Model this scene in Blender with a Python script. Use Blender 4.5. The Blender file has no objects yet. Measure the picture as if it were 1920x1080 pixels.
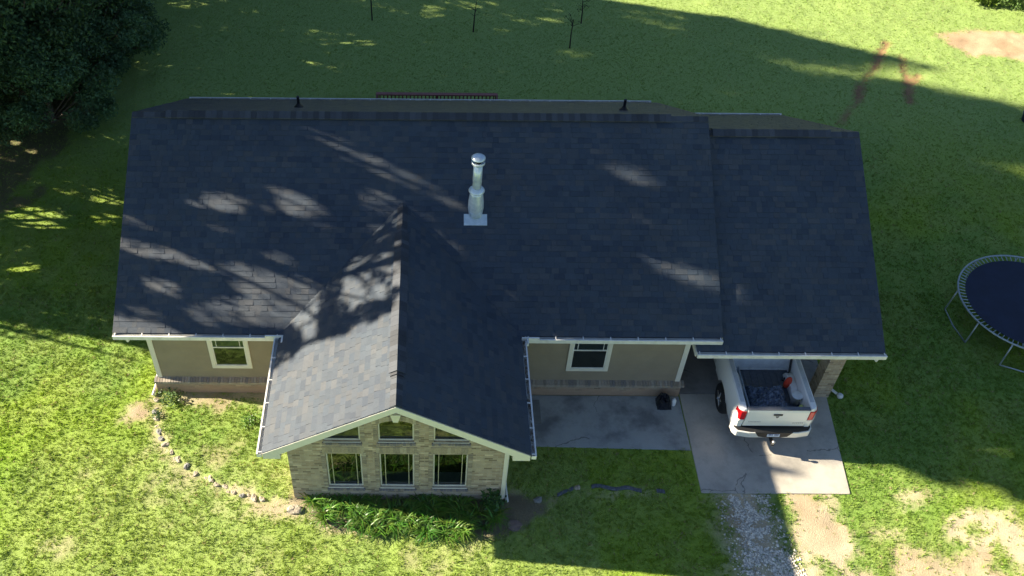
import bpy, math, random
import numpy as np
from mathutils import Vector, Matrix
random.seed(7); rng = np.random.default_rng(11)
scene = bpy.context.scene
COL = scene.collection

# ------------------------------------------------------------------ camera
PITCH = math.radians(45.7); ROLL = 0.0082; CAMH = 20.0
fw = Vector((0, math.cos(PITCH), -math.sin(PITCH))); r0 = Vector((1, 0, 0)); u0 = r0.cross(fw)
rr = math.cos(ROLL)*r0 + math.sin(ROLL)*u0; uu = -math.sin(ROLL)*r0 + math.cos(ROLL)*u0
cd = bpy.data.cameras.new("camera"); cam = bpy.data.objects.new("camera", cd); COL.objects.link(cam)
M = Matrix((rr, uu, -fw)).transposed().to_4x4(); M.translation = Vector((0, 0, CAMH)); cam.matrix_world = M
cd.sensor_width = 36.0; cd.lens = 1790.0/1920.0*36.0; cd.shift_x = 160.0/1920.0
cd.clip_start = 0.1; cd.clip_end = 1000.0
scene.camera = cam

# ------------------------------------------------------------------ sky and sun
KX, KY = 2.06, 0.385                                   # horizontal travel of a sun ray per metre of drop
SUNDIR = Vector((-KX, KY, 1.0)).normalized()           # towards the sun
EL = math.asin(SUNDIR.z); AZ = math.atan2(SUNDIR.x, SUNDIR.y)
w = bpy.data.worlds.new("World"); scene.world = w; w.use_nodes = True
nt = w.node_tree; bg = nt.nodes['Background']
sky = nt.nodes.new('ShaderNodeTexSky'); sky.sky_type = 'NISHITA'; sky.sun_disc = False
sky.sun_elevation = EL; sky.sun_rotation = AZ; sky.air_density = 0.7; sky.dust_density = 0.2; sky.ozone_density = 1.2
nt.links.new(sky.outputs[0], bg.inputs[0]); bg.inputs[1].default_value = 0.05
sd = bpy.data.lights.new("sun", 'SUN'); so = bpy.data.objects.new("sun", sd); COL.objects.link(so)
sd.energy = 5.0; sd.angle = math.radians(0.5); sd.color = (1.0, 0.87, 0.68)
so.rotation_euler = (-SUNDIR).to_track_quat('-Z', 'Y').to_euler()
vs = scene.view_settings; vs.view_transform = 'Standard'; vs.look = 'None'; vs.gamma = 1.0; vs.use_curve_mapping = False
vs.exposure = 2.0
scene.render.engine = 'CYCLES'
scene.cycles.max_bounces = 6

# ------------------------------------------------------------------ helpers
def tag(o, label=None, cat=None, group=None, kind=None):
    if label: o['label'] = label
    if cat: o['category'] = cat
    if group: o['group'] = group
    if kind: o['kind'] = kind
    return o
def empty(name, loc, label, cat, group=None):
    o = bpy.data.objects.new(name, None); COL.objects.link(o); o.location = loc; o.empty_display_size = 0.3
    return tag(o, label, cat, group)

class MB:
    """collects geometry (world coordinates) and links it as one mesh"""
    def __init__(s): s.v = []; s.f = []; s.c = []; s.uv = None
    def add(s, verts, faces, col=None):
        n = len(s.v); s.v.extend([tuple(p) for p in verts]); s.f.extend([tuple(i+n for i in f) for f in faces])
        s.c.extend([col if col is not None else (1, 1, 1)]*len(verts)); return s
    def box(s, x0, x1, y0, y1, z0, z1, col=None):
        v = [(x0,y0,z0),(x1,y0,z0),(x1,y1,z0),(x0,y1,z0),(x0,y0,z1),(x1,y0,z1),(x1,y1,z1),(x0,y1,z1)]
        return s.add(v, [(0,3,2,1),(4,5,6,7),(0,1,5,4),(1,2,6,5),(2,3,7,6),(3,0,4,7)], col)
    def prism(s, poly, axis, a, b, col=None):
        """poly of 2-D points extruded along axis from a to b: axis x -> (y,z), y -> (x,z), z -> (x,y)"""
        def P(p, t):
            return {'x': (t, p[0], p[1]), 'y': (p[0], t, p[1]), 'z': (p[0], p[1], t)}[axis]
        n = len(poly); v = [P(p, a) for p in poly] + [P(p, b) for p in poly]
        f = [tuple(range(n))[::-1], tuple(range(n, 2*n))] + [(i, (i+1) % n, n+(i+1) % n, n+i) for i in range(n)]
        return s.add(v, f, col)
    def tube(s, pts, rads, n=8, col=None, cap=True):
        pts = [Vector(p) for p in pts]; k = len(pts)
        if not hasattr(rads, '__len__'): rads = [rads]*k
        V = []; F = []; ref = None
        for i, p in enumerate(pts):
            d = (pts[min(i+1, k-1)] - pts[max(i-1, 0)]).normalized()
            if ref is None: ref = Vector((0, 0, 1)) if abs(d.z) < .9 else Vector((1, 0, 0))
            a = d.cross(ref).normalized(); b = a.cross(d).normalized(); ref = b
            for j in range(n):
                t = 2*math.pi*j/n; V.append(p + rads[i]*(math.cos(t)*a + math.sin(t)*b))
        for i in range(k-1):
            for j in range(n): F.append((i*n+j, i*n+(j+1) % n, (i+1)*n+(j+1) % n, (i+1)*n+j))
        if cap: F.append(tuple(range(n))[::-1]); F.append(tuple(range((k-1)*n, k*n)))
        return s.add(V, F, col)
    def lathe(s, c, prof, n=24, axis='z', col=None):
        V = []; F = []; k = len(prof)
        for r, h in prof:
            for j in range(n):
                t = 2*math.pi*j/n; a, b = r*math.cos(t), r*math.sin(t)
                V.append((c[0]+a, c[1]+b, c[2]+h) if axis == 'z' else (c[0]+h, c[1]+a, c[2]+b))
        for i in range(k-1):
            for j in range(n): F.append((i*n+j, i*n+(j+1) % n, (i+1)*n+(j+1) % n, (i+1)*n+j))
        F.append(tuple(range(n))[::-1]); F.append(tuple(range((k-1)*n, k*n)))
        return s.add(V, F, col)
    def build(s, name, mat, parent=None, smooth=False, bevel=0, sub=0):
        me = bpy.data.meshes.new(name); me.from_pydata(s.v, [], s.f); me.validate(); me.update()
        if len(me.vertices) == len(s.c):
            at = me.color_attributes.new('Col', 'FLOAT_COLOR', 'POINT')
            arr = np.ones((len(s.c), 4), dtype=np.float32); arr[:, :3] = np.array(s.c, dtype=np.float32); at.data.foreach_set('color', arr.ravel())
        return link(name, me, mat, parent, smooth, bevel, sub)

def link(name, me, mat, parent=None, smooth=False, bevel=0, sub=0):
    for m in (mat if isinstance(mat, (list, tuple)) else [mat]): me.materials.append(m)
    if smooth: me.polygons.foreach_set('use_smooth', [True]*len(me.polygons))
    o = bpy.data.objects.new(name, me); COL.objects.link(o)
    if parent is not None:
        o.parent = parent
        q = parent; off = Vector((0, 0, 0))
        while q is not None: off += q.location; q = q.parent
        if off.length > 0: me.transform(Matrix.Translation(-off))
    else:
        # origin at the base centre of the thing
        n = len(me.vertices); co = np.empty(n*3, dtype=np.float32); me.vertices.foreach_get('co', co); co = co.reshape(-1, 3)
        c = (co.min(0)+co.max(0))/2; c[2] = co[:, 2].min()
        me.transform(Matrix.Translation(-Vector(c.tolist()))); o.location = c.tolist()
    if bevel:
        m = o.modifiers.new('bevel', 'BEVEL'); m.width = bevel; m.segments = 2; m.limit_method = 'ANGLE'
    if sub:
        m = o.modifiers.new('subsurf', 'SUBSURF'); m.levels = sub; m.render_levels = sub
    return o

def npmesh(name, V, F, C=None):
    """fast mesh from numpy: V (n,3), F (m,k) with constant k"""
    me = bpy.data.meshes.new(name); n = len(V); m, k = F.shape
    me.vertices.add(n); me.vertices.foreach_set('co', V.astype(np.float32).ravel())
    me.loops.add(m*k); me.loops.foreach_set('vertex_index', F.astype(np.int32).ravel())
    me.polygons.add(m); me.polygons.foreach_set('loop_start', np.arange(0, m*k, k, dtype=np.int32))
    me.polygons.foreach_set('loop_total', np.full(m, k, dtype=np.int32))
    me.update(calc_edges=True)
    if C is not None:
        at = me.color_attributes.new('Col', 'FLOAT_COLOR', 'POINT'); a = np.ones((n, 4), dtype=np.float32); a[:, :3] = C; at.data.foreach_set('color', a.ravel())
    return me

def vnoise(x, y, seed=0):
    x = np.asarray(x, float); y = np.asarray(y, float)
    xi = np.floor(x).astype(np.int64); yi = np.floor(y).astype(np.int64); fx = x-xi; fy = y-yi
    def h(a, b):
        n = (a*374761393 + b*668265263 + seed*974634777) & 0xffffffff
        n = ((n ^ (n >> 13))*1274126177) & 0xffffffff
        return ((n ^ (n >> 16)) & 0xffff)/65535.0
    sx = fx*fx*(3-2*fx); sy = fy*fy*(3-2*fy)
    return (h(xi, yi)*(1-sx)+h(xi+1, yi)*sx)*(1-sy) + (h(xi, yi+1)*(1-sx)+h(xi+1, yi+1)*sx)*sy
def fbm(x, y, seed=0, oct=4):
    s = 0; a = .5; t = 0
    for i in range(oct): s = s + a*vnoise(x*2**i, y*2**i, seed+i*7); t += a; a *= .5
    return s/t
def inpoly(px, py, poly):
    px = np.asarray(px, float); py = np.asarray(py, float); r = np.zeros(px.shape, bool); n = len(poly); j = n-1
    for i in range(n):
        xi, yi = poly[i]; xj, yj = poly[j]
        c = ((yi > py) != (yj > py)) & (px < (xj-xi)*(py-yi)/((yj-yi) if yj != yi else 1e-9)+xi); r ^= c; j = i
    return r
def segdist(px, py, pts):
    d = np.full(np.shape(px), 1e9)
    for (ax, ay), (bx, by) in zip(pts[:-1], pts[1:]):
        L = (bx-ax)**2+(by-ay)**2; t = np.clip(((px-ax)*(bx-ax)+(py-ay)*(by-ay))/L, 0, 1)
        d = np.minimum(d, np.hypot(px-ax-t*(bx-ax), py-ay-t*(by-ay)))
    return d
def sstep(a, b, x): t = np.clip((x-a)/(b-a), 0, 1); return t*t*(3-2*t)

# ------------------------------------------------------------------ materials
def newmat(name):
    m = bpy.data.materials.new(name); m.use_nodes = True; nt = m.node_tree
    return m, nt, nt.nodes['Principled BSDF']
def mathn(nt, op, a, b=None):
    n = nt.nodes.new('ShaderNodeMath'); n.operation = op
    for i, q in enumerate((a, b)):
        if q is None: continue
        if isinstance(q, (int, float)): n.inputs[i].default_value = q
        else: nt.links.new(q, n.inputs[i])
    return n.outputs[0]
def noise(nt, scale, detail=4, rough=.6, vec=None):
    n = nt.nodes.new('ShaderNodeTexNoise'); n.inputs['Scale'].default_value = scale; n.inputs['Detail'].default_value = detail; n.inputs['Roughness'].default_value = rough
    if vec is None:
        g = nt.nodes.new('ShaderNodeNewGeometry'); vec = g.outputs['Position']
    nt.links.new(vec, n.inputs['Vector']); return n.outputs['Fac']
def ramp(nt, fac, stops):
    r = nt.nodes.new('ShaderNodeValToRGB'); e = r.color_ramp.elements
    while len(e) < len(stops): e.new(.5)
    for i, (p, c) in enumerate(stops): e[i].position = p; e[i].color = (*c, 1)
    nt.links.new(fac, r.inputs[0]); return r.outputs[0]
def mix(nt, fac, a, b, mode='MIX'):
    n = nt.nodes.new('ShaderNodeMix'); n.data_type = 'RGBA'; n.blend_type = mode
    if isinstance(fac, (int, float)): n.inputs[0].default_value = fac
    else: nt.links.new(fac, n.inputs[0])
    for i, q in ((6, a), (7, b)):
        if isinstance(q, tuple): n.inputs[i].default_value = (*q, 1)
        else: nt.links.new(q, n.inputs[i])
    return n.outputs[2]
def bump(nt, h, dist, strength=1.0):
    b = nt.nodes.new('ShaderNodeBump'); b.inputs['Distance'].default_value = dist; b.inputs['Strength'].default_value = strength
    nt.links.new(h, b.inputs['Height']); return b.outputs[0]
def attr(nt, name='Col'):
    a = nt.nodes.new('ShaderNodeVertexColor'); a.layer_name = name; return a.outputs[0]
def simple(name, c, rough=.6, metal=0, var=.12, scale=6, bmp=0, bscale=60, spec=None, coat=0, dirt=None):
    m, nt, p = newmat(name)
    f = noise(nt, scale, 5)
    col = ramp(nt, f, [(.3, tuple(max(0, v*(1-var)) for v in c)), (.7, tuple(min(1, v*(1+var)) for v in c))])
    if dirt: col = mix(nt, ramp(nt, noise(nt, dirt[1], 6), [(.45, (0,0,0)), (.7, (dirt[2],)*3)]), col, dirt[0])
    nt.links.new(col, p.inputs['Base Color']); p.inputs['Roughness'].default_value = rough; p.inputs['Metallic'].default_value = metal
    if bmp: nt.links.new(bump(nt, noise(nt, bscale, 3), bmp), p.inputs['Normal'])
    if coat: p.inputs['Coat Weight'].default_value = coat
    return m
def attrmat(name, rough=.8, var=.15, scale=40, bmp=0.0, bscale=200, mul=(1,1,1)):
    m, nt, p = newmat(name)
    c = mix(nt, 1.0, attr(nt), ramp(nt, noise(nt, scale, 4), [(.25, tuple((1-var)*k for k in mul)), (.75, tuple((1+var)*k for k in mul))]), 'MULTIPLY')
    nt.links.new(c, p.inputs['Base Color']); p.inputs['Roughness'].default_value = rough
    if bmp: nt.links.new(bump(nt, noise(nt, bscale, 3), bmp), p.inputs['Normal'])
    return m
def leafmat(name, trans=.35, rough=.55, spec=.3):
    m, nt, p = newmat(name); c = attr(nt); nt.links.new(c, p.inputs['Base Color']); p.inputs['Roughness'].default_value = rough
    p.inputs['Specular IOR Level'].default_value = spec
    t = nt.nodes.new('ShaderNodeBsdfTranslucent'); mx = nt.nodes.new('ShaderNodeMixShader'); mx.inputs[0].default_value = trans
    cc = mix(nt, 1.0, c, (1.3, 1.25, .6), 'MULTIPLY'); nt.links.new(cc, t.inputs[0])
    nt.links.new(p.outputs[0], mx.inputs[1]); nt.links.new(t.outputs[0], mx.inputs[2])
    nt.links.new(mx.outputs[0], nt.nodes['Material Output'].inputs[0]); return m
def brickmat(name, c1, c2, mortar, bw=.195, bh=.066, mud=None, vertical=False):
    m, nt, p = newmat(name); g = nt.nodes.new('ShaderNodeNewGeometry'); s = nt.nodes.new('ShaderNodeSeparateXYZ'); nt.links.new(g.outputs['Position'], s.inputs[0])
    cb = nt.nodes.new('ShaderNodeCombineXYZ'); nt.links.new(mathn(nt, 'ADD', s.outputs[0], s.outputs[1]), cb.inputs[0]); nt.links.new(s.outputs[2], cb.inputs[1])
    b = nt.nodes.new('ShaderNodeTexBrick'); nt.links.new(cb.outputs[0], b.inputs['Vector']); b.inputs['Scale'].default_value = 1
    b.inputs['Brick Width'].default_value = bw; b.inputs['Row Height'].default_value = bh; b.inputs['Mortar Size'].default_value = .006; b.inputs['Mortar Smooth'].default_value = .3
    b.inputs['Color1'].default_value = (0,0,0,1); b.inputs['Color2'].default_value = (1,1,1,1); b.inputs['Mortar'].default_value = (.5,.5,.5,1); b.inputs['Bias'].default_value = 0
    bc = ramp(nt, b.outputs['Color'], [(0, c1), (.3, c2), (.62, tuple(.5*(a+d)*1.08 for a, d in zip(c1, c2))), (.82, tuple(.60*a for a in c1)), (.92, tuple(min(1,1.3*a) for a in c2))])
    for e in bc.node.color_ramp.elements: pass
    bc.node.color_ramp.interpolation = 'CONSTANT'
    col = mix(nt, b.outputs['Fac'], bc, mortar)
    col = mix(nt, 1.0, col, ramp(nt, noise(nt, 7, 6), [(.3, (.82,.82,.82)), (.7, (1.15,1.12,1.08))]), 'MULTIPLY')
    if mud:
        z = mathn(nt, 'MULTIPLY', mathn(nt, 'SUBTRACT', mud[1], s.outputs[2]), 1.0/mud[1])
        z = mathn(nt, 'ADD', z, mathn(nt, 'MULTIPLY', mathn(nt, 'SUBTRACT', noise(nt, 3, 5), .5), 1.2))
        col = mix(nt, ramp(nt, z, [(.25, (0,0,0)), (.6, (.85,.85,.85))]), col, mud[0])
    nt.links.new(col, p.inputs['Base Color']); p.inputs['Roughness'].default_value = .9
    nt.links.new(bump(nt, mathn(nt, 'SUBTRACT', 1.0, b.outputs['Fac']), .006), p.inputs['Normal'])
    return m

M_SHING = attrmat('shingle', rough=.6, var=.22, scale=55, bmp=.004, bscale=250)
M_SHING.node_tree.nodes['Principled BSDF'].inputs['Specular IOR Level'].default_value = .4
_n = M_SHING.node_tree; _p = _n.nodes['Principled BSDF']; _l = _p.inputs['Base Color'].links[0].from_socket
_c = mix(_n, 1.0, _l, ramp(_n, noise(_n, .7, 6, .65), [(.3, (.80,.82,.86)), (.7, (1.16,1.14,1.10))]), 'MULTIPLY'); _n.links.new(_c, _p.inputs['Base Color'])
M_WHITE = simple('white_painted_metal', (.74, .74, .70), .42, var=.06, scale=3, dirt=((.35,.33,.28), 5, .35))
M_TRIM = simple('cream_white_trim', (.70, .68, .60), .55, var=.05, scale=4, dirt=((.4,.37,.3), 4, .25))
M_SOFFIT = simple('soffit', (.6, .58, .5), .7, var=.05)
M_BRICK = brickmat('tan_brick', (.34, .27, .195), (.41, .345, .26), (.42, .38, .32))
M_BRICKF = brickmat('foundation_brick', (.27, .21, .15), (.36, .30, .22), (.36, .33, .28), mud=((.36, .25, .17), .55))
M_ROWLOCK = attrmat('rowlock_brick', rough=.9, var=.2, scale=30)
M_DARK = simple('dark_interior', (.012, .012, .013), .9, var=.1)
M_CONC = None
def glassmat():
    m, nt, p = newmat('window_glass'); nt.nodes.remove(p)
    t = nt.nodes.new('ShaderNodeBsdfTransparent'); t.inputs[0].default_value = (.55, .6, .58, 1)
    g = nt.nodes.new('ShaderNodeBsdfGlossy'); g.inputs['Roughness'].default_value = .015; g.inputs[0].default_value = (.95, 1, .97, 1)
    nt.links.new(bump(nt, noise(nt, 1.6, 2), .012, .35), g.inputs['Normal'])
    f = nt.nodes.new('ShaderNodeFresnel'); f.inputs[0].default_value = 1.75
    mx = nt.nodes.new('ShaderNodeMixShader'); nt.links.new(f.outputs[0], mx.inputs[0]); nt.links.new(t.outputs[0], mx.inputs[1]); nt.links.new(g.outputs[0], mx.inputs[2])
    nt.links.new(mx.outputs[0], nt.nodes['Material Output'].inputs[0]); return m
M_GLASS = glassmat()
def sidingmat():
    m, nt, p = newmat('tan_siding'); g = nt.nodes.new('ShaderNodeNewGeometry'); s = nt.nodes.new('ShaderNodeSeparateXYZ'); nt.links.new(g.outputs['Position'], s.inputs[0])
    lap = mathn(nt, 'FRACT', mathn(nt, 'DIVIDE', s.outputs[2], .19))
    nt.links.new(bump(nt, mathn(nt, 'SUBTRACT', 1.0, lap), .006, .5), p.inputs['Normal'])
    c = ramp(nt, noise(nt, 2.5, 6), [(.3, (.235, .20, .15)), (.7, (.275, .235, .175))])
    nt.links.new(c, p.inputs['Base Color']); p.inputs['Roughness'].default_value = .75; return m
M_SIDING = sidingmat()
def concmat(name, base, stain, sc=.9):
    m, nt, p = newmat(name)
    a = noise(nt, sc, 6, .62); b = noise(nt, sc*3.3, 7, .7); c = noise(nt, 90, 2)
    col = ramp(nt, a, [(.36, stain), (.5, base), (.68, tuple(min(1, 1.14*v) for v in base))])
    col = mix(nt, ramp(nt, b, [(.5, (0,0,0)), (.72, (.55,.55,.55))]), col, tuple(.62*v for v in base))
    col = mix(nt, 1.0, col, ramp(nt, c, [(.2, (.88,.88,.88)), (.8, (1.1,1.1,1.1))]), 'MULTIPLY')
    v = nt.nodes.new('ShaderNodeTexVoronoi'); v.feature = 'DISTANCE_TO_EDGE'; v.inputs['Scale'].default_value = .42
    g = nt.nodes.new('ShaderNodeNewGeometry'); dn = nt.nodes.new('ShaderNodeTexNoise'); dn.inputs['Scale'].default_value = 2.2; dn.inputs['Detail'].default_value = 5; nt.links.new(g.outputs['Position'], dn.inputs['Vector'])
    vm = nt.nodes.new('ShaderNodeVectorMath'); vm.operation = 'MULTIPLY_ADD'; nt.links.new(dn.outputs['Color'], vm.inputs[0]); vm.inputs[1].default_value = (.55,.55,0); nt.links.new(g.outputs['Position'], vm.inputs[2]); nt.links.new(vm.outputs[0], v.inputs['Vector'])
    crack = mathn(nt, 'MULTIPLY', mathn(nt, 'LESS_THAN', v.outputs['Distance'], .0045), mathn(nt, 'GREATER_THAN', noise(nt, .6, 2), .5))
    col = mix(nt, mathn(nt, 'MULTIPLY', crack, .6), col, (.08,.08,.075))
    nt.links.new(col, p.inputs['Base Color']); p.inputs['Roughness'].default_value = .85
    nt.links.new(bump(nt, noise(nt, 40, 5), .004), p.inputs['Normal']); return m
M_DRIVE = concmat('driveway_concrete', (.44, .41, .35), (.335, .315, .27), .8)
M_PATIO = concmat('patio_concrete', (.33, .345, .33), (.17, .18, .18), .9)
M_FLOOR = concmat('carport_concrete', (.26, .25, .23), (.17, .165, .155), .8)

# ------------------------------------------------------------------ ground masks (metres)
def dirt_mask(x, y):
    sh = np.shape(x); q = 0
    for i in range(5): q = q + dirt_raw(x+rng.normal(size=sh)*.085, y+rng.normal(size=sh)*.085)
    return q/5
def dirt_raw(x, y):
    n = fbm(x*1.3, y*1.3, 3, 5); n2 = fbm(x*4, y*4, 9, 4)
    jx = x + (n-.5)*.9 + (n2-.5)*.35; jy = y + (fbm(x*1.3+40, y*1.3, 5, 5)-.5)*.9 + (n2-.5)*.25
    d = np.zeros(np.shape(x))
    def blob(poly, amt=1.0):
        nonlocal d; d = np.maximum(d, amt*inpoly(jx, jy, poly))
    # bare drive to the right of the gravel, fading into lawn
    blob([(8.9,12.8),(9.9,12.8),(9.95,11.6),(10.2,10.6),(10.4,9),(7.9,8.8),(8.55,10.7),(8.75,11.9)], .95)
    blob([(10.9,11.0),(12.0,11.6),(13.0,12.3),(14.6,11.9),(18,10.5),(18,8),(10.6,8.6)], .9)
    blob([(11.5,12.6),(12.3,12.75),(12.4,12.45),(11.6,12.3)], .7)
    blob([(10.2,11.6),(11.4,11.75),(11.4,11.45),(10.3,11.3)], .7)
    # strip below left wall, corner and the worn border
    blob([(-6.85,15.75),(-3.2,15.7),(-3.2,14.9),(-4.5,15.15),(-6.5,15.15)], .8)
    blob([(-4.1,14.7),(-3.0,14.9),(-3.0,13.9),(-3.7,14.1)], .4)
    blob([(-5.6,13.75),(-4.6,13.8),(-4.7,13.4),(-5.4,13.3)], .5)
    blob([(-7.9,15.2),(-7.4,15.3),(-7.3,14.8),(-7.8,14.75)], .95)
    s = segdist(jx, jy, [(-7.1,15.3),(-7.0,14.6),(-6.7,14.0),(-6.1,13.4),(-5.3,12.8),(-4.5,12.45),(-3.7,12.2),(-2.9,11.95)])
    d = np.maximum(d, .8*(s < .12)); s2 = segdist(jx, jy, [(-4.6,12.5),(-3.8,12.35),(-3.0,12.3)]); d = np.maximum(d, .85*(s2 < .22))
    # lily bed and the soil by the right corner of the wing
    blob([(-3.1,12.6),(2.1,12.6),(2.9,12.5),(2.8,11.6),(1.8,11.3),(-.5,11.35),(-2.6,11.7)], .95)
    # worn bits of lawn
    blob([(-9.0,11.0),(-8.3,11.3),(-8.0,10.9),(-8.6,10.5)], .5)
    w = fbm(x*.55+7, y*.55, 21, 5)*.6 + fbm(x*3, y*3, 22, 3)*.4
    d = np.maximum(d, .42*(sstep(.62, .67, w))*(y < 19)*(x < 2)*(x > -8.6))
    # shade side of drive
    blob([(6.9,12.6),(8.4,12.6),(8.6,10),(8.5,8),(6.4,8),(6.8,10.6)], .55); blob([(7.35,12.65),(8.2,12.65),(8.2,11.8),(8.5,10.4),(8.7,8),(7.2,8),(7.4,11.2)], .95)
    # ruts and the bare patch in the back lawn
    rx, ry = x+(n-.5)*.22+(n2-.5)*.12, y+(n2-.5)*.3
    for pts_, w_, a_ in (([(18.05,33.25),(17.4,32.2),(16.9,31.3)], .15, 1), ([(16.9,31.3),(16.2,30.4),(15.7,29.4),(15.0,28.4),(14.6,27.8)], .085, .95), ([(16.0,30.2),(15.75,29.6),(15.6,29.2)], .17, 1), ([(18.2,32.2),(17.95,30.9),(17.45,29.1)], .11, 1), ([(18.35,30.9),(17.9,30.3),(17.6,29.6)], .16, .9)):
        d = np.maximum(d, a_*(segdist(rx, ry, pts_) < w_))
    blob([(20.3,33.9),(22.2,34.15),(25,34.0),(25,32.2),(23,32.1),(21.3,32.2),(20.5,32.9)], .97)
    s = segdist(jx, jy, [(2.8,12.5),(3.4,12.72),(5.2,12.75),(5.8,12.65)]); d = np.maximum(d, .5*(s < .07))
    d = d*(1-.95*sstep(.56, .64, fbm(x*2.4+3, y*2.4, 15, 4))*((y < 12.7) & (x > 6)))
    return np.clip(d, 0, 1)
def litter_mask(x, y):
    n = fbm(x*.8, y*.8, 31, 4)
    return sstep(.25, .6, 1.2*sstep(-12.0, -13.6, x + (n-.5)*3)*sstep(22.0, 23.6, y+(n-.5)*2.2))*.75
SLABS = [(6.66, 10.75, 12.64, 25.0), (1.9, 6.7, 13.9, 25.0), (-7.05, 6.7, 15.6, 25.0), (-3.13, 1.9, 12.42, 16)]
def on_slab(x, y, m=0.0):
    r = np.zeros(np.shape(x), bool)
    for a, b, c, d in SLABS: r |= (x > a+m) & (x < b-m) & (y > c+m) & (y < d-m)
    # right edge of the drive is skewed
    r &= ~((x > 10.31+(y-12.64)*.09) & (y < 17.5))
    return r

# ------------------------------------------------------------------ ground
def ground_z(x, y):
    h = (fbm(x*.5, y*.5, 41, 3)-.5)*.10 + (fbm(x*3.5, y*3.5, 42, 3)-.5)*.05
    # the planted terrace behind the worn border is a little higher than the lawn
    inside = inpoly(x, y, [(-7.05,15.7),(-6.95,14.9),(-6.7,14.2),(-6.1,13.5),(-5.3,12.95),(-4.5,12.6),(-3.1,12.3),(-3.1,15.7)])
    h = h + .05*inside
    flat = np.maximum(sstep(.9, 0, x-10.75)*sstep(-1, -.1, x-6.66)*sstep(-.8, 0, y-12.64), sstep(-1.2, -.2, y-15.4)*sstep(-8.0, -7.2, x)*sstep(.5, 0, x-10.75))
    flat = np.maximum(flat, sstep(-.8, 0, y-13.9)*sstep(1.5, 2, x)*sstep(.5, 0, x-10.75))
    return h*(1-flat)
def ground_col(x, y):
    """albedo of the turf carpet"""
    a = fbm(x*.35, y*.35, 51, 4); b = fbm(x*1.7, y*1.7, 52, 4)
    g1 = np.array([.175, .26, .026]); g2 = np.array([.135, .225, .036]); g3 = np.array([.205, .265, .06])
    t = sstep(.38, .62, a)[..., None]; c = g1*(1-t)+g2*t
    dull = (sstep(.42, .66, b)*.45)[..., None]; c = c*(1-dull)+g3*dull
    # vivid strip
    k = (sstep(-9.6, -11.0, x+(a-.5)*2.5)*sstep(15, 13.5, y)*.8)[..., None]; c = c*(1-k)+np.array([.17,.29,.015])*k
    # duller worn turf in the middle of the left lawn, vivid strip at its far left
    k = (sstep(-10.6, -9.2, x+(a-.5)*2)*sstep(14.6, 13, y)*(x < 4)*.55)[..., None]; c = c*(1-k)+np.array([.205,.275,.07])*k
    k = (sstep(22, 30, y)*.8)[..., None]; c = c*(1-k)+np.array([.245,.345,.10])*k
    return c*1.25
def build_ground():
    # fine sheet where the camera looks, coarse sheet to the horizon, one mesh
    xs = np.concatenate([np.linspace(-150, -30, 9)[:-1], np.linspace(-30, -20, 11)[:-1], np.arange(-20, 26, .11), np.linspace(26, 36, 11), np.linspace(36, 150, 9)[1:]])
    ys = np.concatenate([np.linspace(-100, 0, 9)[:-1], np.linspace(0, 8, 17)[:-1], np.arange(8, 39, .11), np.linspace(39, 50, 12), np.linspace(50, 200, 9)[1:]])
    X, Y = np.meshgrid(xs, ys); Z = ground_z(X, Y); d = dirt_mask(X, Y); li = litter_mask(X, Y)
    far = (X < -19) | (X > 25) | (Y < 8) | (Y > 38.5); d = np.where(far & ~((Y < 9)), 0, d)
    c = ground_col(X, Y)*(.98-.08*sstep(20,26,Y))[..., None]
    e = fbm(X*5, Y*5, 61, 4); f = fbm(X*1.1, Y*1.1, 62, 4)
    soil = np.array([.50, .41, .28])*(1-sstep(.4,.7,f)[..., None]) + np.array([.42, .32, .21])*sstep(.4,.7,f)[..., None]
    soil = soil*(0.78+.45*e[..., None])
    soil = np.where((X < 4)[..., None], soil*.80, soil)
    back = (Y > 27)[..., None]; soil = np.where(back, soil*np.array([.98,.88,.80]), soil)
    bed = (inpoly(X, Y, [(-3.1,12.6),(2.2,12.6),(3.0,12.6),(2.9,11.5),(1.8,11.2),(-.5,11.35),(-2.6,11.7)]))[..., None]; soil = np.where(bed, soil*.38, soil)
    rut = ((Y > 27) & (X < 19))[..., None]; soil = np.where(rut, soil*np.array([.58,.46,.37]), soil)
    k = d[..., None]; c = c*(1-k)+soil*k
    k = li[..., None]; c = c*(1-k)+np.array([.115,.075,.05])*(.6+.8*e[..., None])*k
    V = np.stack([X, Y, Z - .03*((Y > 27) & (X < 19) & (d > .5))], -1).reshape(-1, 3); ny, nx = X.shape
    i = np.arange(ny-1)[:, None]*nx+np.arange(nx-1)[None]; i = i.ravel(); F = np.stack([i, i+1, i+nx+1, i+nx], 1)
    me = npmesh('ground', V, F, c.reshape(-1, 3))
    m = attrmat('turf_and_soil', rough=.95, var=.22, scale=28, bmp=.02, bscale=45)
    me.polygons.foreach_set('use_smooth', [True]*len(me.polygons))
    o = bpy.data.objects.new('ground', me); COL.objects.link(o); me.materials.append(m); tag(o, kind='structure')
build_ground()

s = MB().prism([(6.70,12.64),(10.31,12.64),(10.58,15.66),(6.70,15.66)], 'z', -.1, .025)
tag(s.build('driveway', M_DRIVE, bevel=.012), kind='structure')
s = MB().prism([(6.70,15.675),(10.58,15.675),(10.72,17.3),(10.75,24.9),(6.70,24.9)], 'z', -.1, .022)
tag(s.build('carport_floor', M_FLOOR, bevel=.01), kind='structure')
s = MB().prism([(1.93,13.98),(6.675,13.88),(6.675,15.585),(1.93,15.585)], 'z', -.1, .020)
tag(s.build('patio', M_PATIO, bevel=.012), kind='structure')

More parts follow.
